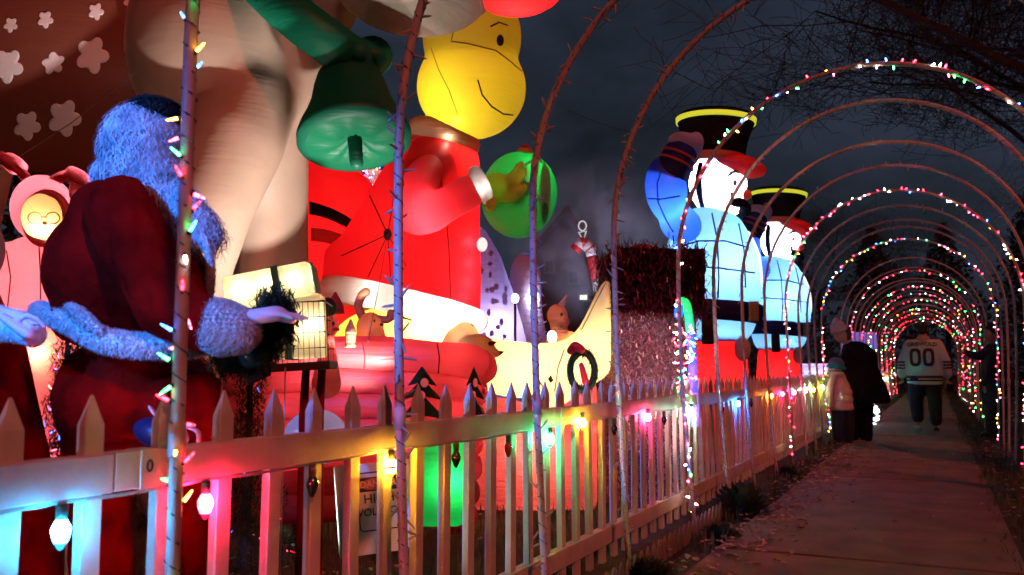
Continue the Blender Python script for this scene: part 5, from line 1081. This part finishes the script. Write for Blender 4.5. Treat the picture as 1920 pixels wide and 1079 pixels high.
def zero(cx):
    b = bmesh.new(); o_, i_ = [], []
    for q in range(28):
        a = q * 6.2832 / 28; sx, sy = math.copysign(abs(math.cos(a)) ** .6, math.cos(a)), math.copysign(abs(math.sin(a)) ** .6, math.sin(a)); o_.append(b.verts.new((cx + sx * .088, sy * .15, 0))); i_.append(b.verts.new((cx + sx * .038, sy * .095, 0)))
    for q in range(28): b.faces.new((o_[q], o_[(q + 1) % 28], i_[(q + 1) % 28], i_[q]))
    return b
for cx in (-.125, .075): obj('number_zero', onback(zero(cx), 0, 1.255), jn, man)
b = bmesh.new()
tube(b, [ML(-.12, 0, .93), ML(-.145, .02, .55), ML(-.13, -.06, .26)], [.15, .115, .095], 16, rnd=True); tube(b, [ML(.11, 0, .93), ML(.13, .06, .55), ML(.14, .10, .20)], [.15, .115, .095], 16, rnd=True); ell(b, ML(0, 0, .9), (.25, .16, .14)); b = union(b, .018, 3)
obj('trousers', b, mat('black_trousers', (.012, .012, .018), .85), man, True)
for x, y, z in ((-.13, -.14, .085), (.14, .14, .05)):
    b = bmesh.new(); tube(b, [ML(x, y - .1, z), ML(x, y + .05, z), ML(x, y + .16, z - .01)], [.045, .05, .04], 12, rnd=True); obj('shoe', b, mat('pale_sneaker', (.45, .38, .33), .6) if x < 0 else mat('black_trousers', (0, 0, 0)), man, True)
# -- woman bending over a child
DF = 12.2; k = pr(DF); wo = person(1612, DF, 'woman in a long black coat and white bobble hat bending towards the child'); coat_m = mat('black_puffer', (.006, .006, .010), .9, spec=.05, bump=.5, bscale=18)
b = bmesh.new(); ell(b, P(1577, 629, DF), (11.5 * k, .095, 15 * k), tilt(-12)); ell(b, P(1569, 634, DF - .03), (3 * k, .02, 3 * k)); tube(b, [P(1583, 638, DF), P(1600, 655, DF)], .055, 12); tube(b, [P(1603, 665, DF), P(1612, 740, DF)], [.13, .13], 14, rnd=True); tube(b, [P(1606, 745, DF), P(1600, 820, DF)], [.08, .05], 10); tube(b, [P(1618, 745, DF), P(1622, 820, DF)], [.08, .05], 10); b = union(b, .015, 3); obj('body', b, skin, wo, True)
for x, y in ((1570, 627), (1577, 627)): b = bmesh.new(); ell(b, P(x, y, DF - .085), (.008, .006, .006)); obj('eye', b, black, wo, True)
b = bmesh.new(); tube(b, [P(1570, 637, DF - .085), P(1577, 638, DF - .085)], .004, 6, rnd=True); obj('mouth', b, mat('lips', (.3, .06, .06), .5), wo, True)
b = bmesh.new(); loft(b, [(P(x, y, DF), RX * rx * k, FH * rx * k * .85) for x, y, rx in ((1600, 640, 10), (1604, 646, 22), (1609, 660, 31), (1612, 690, 33), (1620, 725, 40), (1626, 748, 42), (1628, 756, 38), (1628, 758, 12))], 28); tube(b, curve_pts([P(1592, 660, DF - .2), P(1582, 690, DF - .28), P(1572, 706, DF - .25)], 4), [.085, .085, .08, .078, .075, .07, .065, .06, .055], 14, rnd=True); b = union(b, .018, 3)
for v in b.verts: v.co += v.normal * .008 * mnoise.noise(Vector((v.co.x * 8, v.co.y * 8, v.co.z * 16)))
obj('coat', b, coat_m, wo, True)
hand('hand', P(1569, 709, DF - .25), -RX * .6 - ZZ, 1, skin, wo, .9, .6)
b = bmesh.new(); ell(b, P(1583, 628, DF + .03), (13 * k, .10, 17 * k)); obj('hair', b, mat('brown_hair', (.06, .03, .02), .7), wo, True)
b = bmesh.new(); ell(b, P(1571, 614, DF), (14 * k, .11, 13 * k), tilt(-18)); ell(b, P(1567, 602, DF), (6 * k, .05, 6 * k)); tube(b, [P(1573, 619, DF) + (tilt(-18)[0] * math.cos(a) * 12.5 * k + FH * math.sin(a) * .1) for a in [q * .314 for q in range(20)]], 3.5 * k, 8, closed=True); b = union(b, .012, 2); obj('bobble_hat', b, mat('white_knit', (.6, .58, .58), .9, bump=.8, bscale=60), wo, True)
for x0, x1 in ((1603, 1596), (1622, 1622)): b = bmesh.new(); tube(b, [P(x0, 745, DF), P(x1, 800, DF), P(x1, 820, DF)], [.125, .105, .10], 12, rnd=True); obj('trouser_leg', b, coat_m, wo, True)
for x in (1594, 1620): b = bmesh.new(); q = P(x, 822, DF); tube(b, [Vector((q.x, q.y, .055)), Vector((q.x, q.y, .05)) - RX * .12], [.06, .05], 10, rnd=True); obj('boot', b, black, wo, True)
# -- child
DCh = 11.9; k = pr(DCh); ch = person(1578, DCh, 'small child in a tan puffer jacket and blue grey knit hat beside the woman')
b = bmesh.new(); ell(b, P(1566, 692, DCh), (12 * k, .085, 14 * k)); ell(b, P(1554, 695, DCh - .01), (3 * k, .02, 3 * k)); tube(b, [P(1570, 700, DCh), P(1575, 760, DCh)], [.05, .1], 12, rnd=True)
for x0, x1 in ((1572, 1570), (1586, 1588)): tube(b, [P(x0, 760, DCh), P(x1, 826, DCh)], [.06, .04], 10)
b = union(b, .013, 3); obj('body', b, skin, ch, True)
b = bmesh.new(); ell(b, P(1557, 690, DCh - .075), (.007, .006, .007)); obj('eye', b, black, ch, True)
b = bmesh.new(); ell(b, P(1568, 682, DCh), (14.5 * k, .105, 12 * k), tilt(8)); b = union(b, .012, 2); obj('knit_hat', b, mat('grey_blue_knit', (.10, .16, .22), .9, bump=.6, bscale=60), ch, True)
b = bmesh.new(); tube(b, [P(1568, 689, DCh) + (tilt(10)[0] * math.cos(a) * 13.5 * k + FH * math.sin(a) * .1) for a in [q * .314 for q in range(20)]], 4 * k, 8, closed=True); obj('hat_cuff', b, mat('teal_knit', (.01, .22, .25), .9), ch, True)
b = bmesh.new(); tm = mat('tan_puffer', (.75, .60, .45), .6, bump=.3, bscale=20); secs = []
for q in range(15):
    t = q / 14; y = 702 + t * 68; rx = (11 + 11 * min(1, t * 2.2)) * (1 + .05 * math.sin(q * 2.1)); secs.append((P(1572 + 6 * t, y, DCh), RX * rx * k, FH * rx * k * .8))
loft(b, secs, 24); tube(b, curve_pts([P(1562, 712, DCh - .1), P(1554, 735, DCh - .15), P(1556, 760, DCh - .15)], 4), [.055, .06, .055, .06, .055, .058, .052, .05, .045], 12, rnd=True); tube(b, [P(1566, 702, DCh) + (RX * math.cos(a) * 12 * k + FH * math.sin(a) * .07) for a in [q * .314 for q in range(20)]], 5 * k, 8, closed=True); b = union(b, .012, 2); obj('jacket', b, tm, ch, True)
hand('hand', P(1556, 764, DCh - .15), -ZZ, 1, skin, ch, .65, .5)
for x0, x1 in ((1572, 1572), (1588, 1590)): b = bmesh.new(); tube(b, [P(x0, 765, DCh), P(x1, 812, DCh), P(x1, 824, DCh)], [.095, .085, .07], 12, rnd=True); obj('trouser_leg', b, mat('black_trousers', (0, 0, 0)), ch, True)
for x in (1570, 1588): b = bmesh.new(); q = P(x, 828, DCh); tube(b, [Vector((q.x, q.y, .045)) + RX * .03, Vector((q.x, q.y, .04)) - RX * .08], [.045, .04], 10, rnd=True); obj('boot', b, black, ch, True)
# -- dark figure reaching in from the right
DR2 = 13.2; k = pr(DR2); rg = person(1862, DR2, 'dark-clothed person at the right edge of the tunnel with one arm stretched out')
b = bmesh.new(); ell(b, P(1856, 628, DR2), (11 * k, .09, 15 * k)); ell(b, P(1846, 631, DR2), (3 * k, .02, 3 * k)); tube(b, [P(1858, 640, DR2), P(1862, 660, DR2)], .05, 10); tube(b, [P(1864, 670, DR2), P(1866, 740, DR2)], .14, 14, rnd=True)
for x in (1858, 1874): tube(b, [P(x, 745, DR2), P(x, 812, DR2)], [.08, .05], 10)
b = union(b, .016, 3); obj('body', b, skin, rg, True)
b = bmesh.new(); ell(b, P(1859, 622, DR2 + .01), (12 * k, .1, 14 * k)); obj('hair', b, mat('dark_hair', (0, 0, 0)), rg, True)
dk = mat('dark_jacket', (.02, .018, .03), .8)
b = bmesh.new(); loft(b, [(P(x, y, DR2), RX * rx * k, FH * rx * k * .8) for x, y, rx in ((1862, 645, 9), (1864, 654, 22), (1865, 680, 24), (1866, 740, 25), (1866, 760, 22))], 24); tube(b, curve_pts([P(1852, 664, DR2 - .1), P(1832, 668, DR2 - .12), P(1812, 662, DR2 - .12)], 4), [.08, .078, .07, .066, .062, .06, .056, .052, .05], 12, rnd=True); tube(b, [P(1855, 670, DR2 - .15), P(1848, 700, DR2 - .2), P(1846, 720, DR2 - .2)], [.07, .06, .05], 12, rnd=True); b = union(b, .016, 3); obj('jacket', b, dk, rg, True)
hand('hand', P(1808, 661, DR2 - .12), -RX, 1, skin, rg, .95, .4); hand('hand', P(1846, 724, DR2 - .2), -ZZ, 1, skin, rg, .95, .5)
for x in (1858, 1876): b = bmesh.new(); tube(b, [P(x, 750, DR2), P(x, 810, DR2)], [.1, .075], 12, rnd=True); obj('trouser_leg', b, dk, rg, True)
for x in (1858, 1876): b = bmesh.new(); q = P(x, 815, DR2); tube(b, [Vector((q.x, q.y, .05)), Vector((q.x, q.y, .045)) - RX * .12], [.05, .045], 10, rnd=True); obj('boot', b, black, rg, True)
# ================================================================== BACKGROUND: house, trees
Dh = 27; k = pr(Dh); hm = mat('grey_siding', (.035, .04, .055), .8, var=.1); rm = mat('dark_shingle', (.03, .03, .035), .9)
hou = thing('gabled_house', G(1085, Dh), 'dim grey gabled house far behind the blow-up figures', 'house')
def wallpoly(b, pts, dp):
    a = [b.verts.new(P(x, y, Dh)) for x, y in pts]; c = [b.verts.new(P(x, y, Dh) + FH * dp) for x, y in pts]; b.faces.new(a); b.faces.new(c[::-1])
    for j in range(len(pts)): b.faces.new((a[j], c[j], c[(j + 1) % len(pts)], a[(j + 1) % len(pts)]))
b = bmesh.new(); wallpoly(b, [(900, 756), (900, 540), (1000, 540), (1000, 470), (1062, 400), (1104, 470), (1128, 560), (1230, 560), (1230, 756)], 7); obj('wall', b, hm, hou)
for a_, c_ in (((992, 480), (1062, 396)), ((1062, 396), (1112, 482)), ((892, 544), (1000, 530)), ((1108, 556), (1240, 566))):
    b = bmesh.new(); p, q = P(*a_, Dh), P(*c_, Dh); d = (q - p).normalized(); n = d.cross(FH).normalized(); box(b, (p + q) / 2 + FH * 3.4, ((q - p).length + .2, 7.6, .16), (d, FH, n)); obj('roof', b, rm, hou)
wl = mat('lit_window', (.9, .95, .85), .4, emis=(.85, 1, .85), es=1.3, sample='NONE'); fm = mat('window_frame', (.06, .06, .07), .6)
for x, y, w_, h_, lit_ in ((1094, 558, 14, 9, 1), (1075, 520, 16, 22, 0), (1030, 500, 14, 22, 0), (950, 600, 26, 30, 0)):
    b = bmesh.new(); box(b, P(x, y, Dh - .05), (w_ * k + .12, .08, h_ * k + .12), (RX, FH, ZZ)); f = obj('window', b, fm, hou)
    for i_ in (-1, 1):
        for j_ in (-1, 1): b = bmesh.new(); box(b, P(x + i_ * w_ * .25, y + j_ * h_ * .25, Dh - .1), (w_ * k * .44, .03, h_ * k * .44), (RX, FH, ZZ)); obj('pane', b, wl if lit_ else mat('dark_glass', (.01, .012, .02), .1), f)
b = bmesh.new(); tube(b, [P(1092, 424, Dh - .4) + (RX * math.cos(a) * 7 + ZZ * math.sin(a) * 9) * k for a in [q * .4 for q in range(16)]], .02, 5, closed=True); tube(b, [P(1085, 436, Dh - .4), P(1099, 434, Dh - .4), P(1094, 452, Dh - .4)], .03, 5, closed=True); o = obj('light_star', b, mat('dim_white_lights', (.8, .8, .8), .5, emis=(.9, .95, 1), es=.7, sample='NONE')); tag(o, 'outline of white lights mounted on the far house gable', 'light ornament')
bark = mat('bark', (.014, .012, .012), .95, var=.4, vscale=12, bump=.8)
def tree(x, y, h, seed, label, n0=5, lean=(0, 0), spread=1.0, levels=5, r0=.2, grp=None):
    rnd_ = random.Random(seed); t = thing('bare_tree', (x, y, 0), label, 'tree', grp); tb_ = bmesh.new(); cb = bmesh.new()
    def branch(p, d, l_, r, lev, b_):
        pts = [p]; rs = [r]; n = 4 if lev > 2 else 6
        for q in range(n):
            d = (d + Vector((rnd_.gauss(0, .16), rnd_.gauss(0, .16), rnd_.gauss(.02, .1)))).normalized()
            if p.z < 4.0 and lev: d.z = max(d.z, .25); d.normalize()
            p = p + d * l_ / n; pts.append(p); rs.append(r * (1 - .45 * (q + 1) / n))
            if lev < levels and (q >= 2 or lev > 0):
                for _ in range(1 if lev < 1 else (2 if rnd_.random() < .55 else 1)):
                    u, v = frame(d); a = rnd_.uniform(0, 6.28); dd = (d * rnd_.uniform(.35, .9) + (u * math.cos(a) + v * math.sin(a)) * spread).normalized(); kids.append((p, dd, l_ * rnd_.uniform(.5, .78), rs[-1] * (.45 if lev == 0 else rnd_.uniform(.45, .7)), lev + 1))
        tube(b_, pts, [max(q, .003) for q in rs], 8 if lev == 0 else (5 if lev < 3 else 3), cap=False)
    kids = []; branch(Vector((x, y, -.05)), Vector((lean[0], lean[1], 1)).normalized(), h * .5, r0, 0, tb_)
    while kids:
        a = kids.pop(); branch(*a, cb)
        if len(cb.verts) > 60000: break
    obj('trunk', tb_, bark, t, True); obj('crown', cb, bark, t)
for i, (x, y, h, ln, lb) in enumerate(((2.5, 6.8, 9, (-.16, .12), 'leafless tree right of the path leaning over the nearest arches'), (2.2, 12.5, 8, (-.15, 0), 'leafless tree with a dark trunk just right of the farther arches'), (3.4, 19, 9, (-.15, 0), 'leafless tree beside the middle of the tunnel on its right'), (2.6, 29, 9, (-.1, 0), 'leafless tree right of the far end of the tunnel'), (-4, 40, 9, (0, 0), 'leafless tree straight behind the end of the tunnel'), (6, 10, 9, (-.1, 0), 'leafless tree furthest to the right of the path'))):
    tree(x, y, h, 40 + i, lb, lean=ln, r0=.15 if i else .16)
# dark evergreen belt on the right and beyond the end of the path
ev_m = mat('dark_evergreen', (.018, .026, .016), .9, var=.4, vscale=2)
def evergreen(x, y, h, r, n, label, grp='dark evergreens around the tunnel'):
    t = thing('evergreen_tree', (x, y, 0), label, 'tree', grp); b = bmesh.new()
    for _ in range(n):
        tt = random.random() ** .7; a = random.uniform(0, 6.28); rr = r * (1.05 - (1 - tt) ** 0 * 0 - (1 - tt)) * random.random() ** .35 * (1 + .2 * math.sin(tt * 30 + a * 3)); c = Vector((x + rr * math.cos(a), y + rr * math.sin(a), .15 + h * (1 - tt)))
        d = Vector([random.gauss(0, 1) for _ in range(3)]).normalized(); u, v = frame(d); s = random.uniform(.08, .2) * (h / 6)
        b.faces.new((b.verts.new(c + u * s * .4), b.verts.new(c - u * s * .4), b.verts.new(c + d * s)))
    obj('crown', b, ev_m, t)['kind'] = 'stuff'; b = bmesh.new(); tube(b, [Vector((x, y, -.05)), Vector((x, y, h * .9))], [.16, .03], 8); obj('trunk', b, bark, t)
pl = ['first', 'second', 'third', 'fourth', 'fifth', 'sixth', 'seventh', 'eighth', 'ninth', 'tenth', 'eleventh', 'twelfth']
for i, (x, y, h, r) in enumerate(((4.6, 8, 5.5, 1.7), (4.2, 12, 6, 1.8), (3.9, 16, 6.5, 1.9), (4.2, 21, 7, 2.1), (4.0, 26, 7, 2.2), (3.8, 32, 7, 2.3), (3.6, 39, 8, 2.6), (0.6, 46, 8, 3), (-2.6, 46, 8, 3), (-6, 42, 7, 3), (-7.5, 34, 6, 2.4))):
    evergreen(x, y, h, r, 7000, 'dark evergreen shrub tree, ' + pl[i] + ' from the right foreground round to the tunnel end')
# white-lit bush and bright fence lights near the tunnel end
bsh = thing('lit_bush', (-1.75, 16.5, 0), 'low bush wrapped in cold white lights at the foot of the far fence', 'bush'); b = bmesh.new(); lb_ = bmesh.new()
for _ in range(1800):
    d = Vector([random.gauss(0, 1) for _ in range(3)]).normalized(); c = Vector((-1.28 + d.x * .22, 17.3 + d.y * .6, .24 + d.z * .22)); u, v = frame(d); b.faces.new((b.verts.new(c + u * .02), b.verts.new(c - u * .02), b.verts.new(c + d * .06)))
    if _ < 240: mini(lb_, c + d * .05, d, 1.6)
obj('twigs', b, weed_m, bsh)['kind'] = 'stuff'; obj('mini_lights', lb_, mat('cold_white_light', (.7, .85, 1), .3, emis=(.7, .85, 1), es=8, sample='NONE'), bsh)['kind'] = 'stuff'

q = G(35, 10.5); evergreen(q.x, q.y, 4.2, 2.0, 7000, 'added dark evergreen filling the sky gap behind the bunny-suited figure at the far left', None)  # tree added to darken the open sky under the reindeer
q = G(-160, 9.0); evergreen(q.x, q.y, 4.0, 2.0, 5000, 'dark evergreen just outside the left edge behind the robed figure', None)
# drifting steam between the house and the toy soldiers
vm = bpy.data.materials.new('steam'); vm.use_nodes = True; n = vm.node_tree.nodes; l = vm.node_tree.links; n.remove(n['Principled BSDF'])
pv = n.new('ShaderNodeVolumePrincipled'); pv.inputs['Color'].default_value = (.75, .75, .85, 1); t_ = n.new('ShaderNodeTexCoord'); z_ = n.new('ShaderNodeTexNoise'); z_.inputs['Scale'].default_value = 2.2; z_.inputs['Detail'].default_value = 4; z_.inputs['Distortion'].default_value = .8
gr = n.new('ShaderNodeTexGradient'); gr.gradient_type = 'SPHERICAL'; mp_ = n.new('ShaderNodeMapping'); l.new(t_.outputs['Object'], z_.inputs['Vector'])
r_ = n.new('ShaderNodeMapRange'); r_.inputs[1].default_value = .40; r_.inputs[2].default_value = .75; r_.inputs[3].default_value = 0; r_.inputs[4].default_value = 1.1; l.new(z_.outputs['Fac'], r_.inputs[0])
mu = n.new('ShaderNodeMath'); mu.operation = 'MULTIPLY'; l.new(r_.outputs[0], mu.inputs[0])
vl = n.new('ShaderNodeVectorMath'); vl.operation = 'MULTIPLY'; vl.inputs[1].default_value = (1 / 1.35, 1 / 1.35, 1 / 1.2); l.new(t_.outputs['Object'], vl.inputs[0]); l.new(vl.outputs[0], gr.inputs[0]); l.new(gr.outputs['Fac'], mu.inputs[1]); l.new(mu.outputs[0], pv.inputs['Density']); l.new(pv.outputs[0], n['Material Output'].inputs['Volume'])
c = P(1115, 455, 11.2); b = bmesh.new(); ell(b, (0, 0, 0), (1.3, 1.3, 1.15), None, 20, 12); o = obj('steam', b, vm); o.location = c; tag(o, kind='stuff')
floodlight(P(1150, 690, 9.6), c, 260, (.62, .66, 1), 'small pale blue flood lamp shining up into the steam', 80)  # extra lamp, added only to brighten the steam
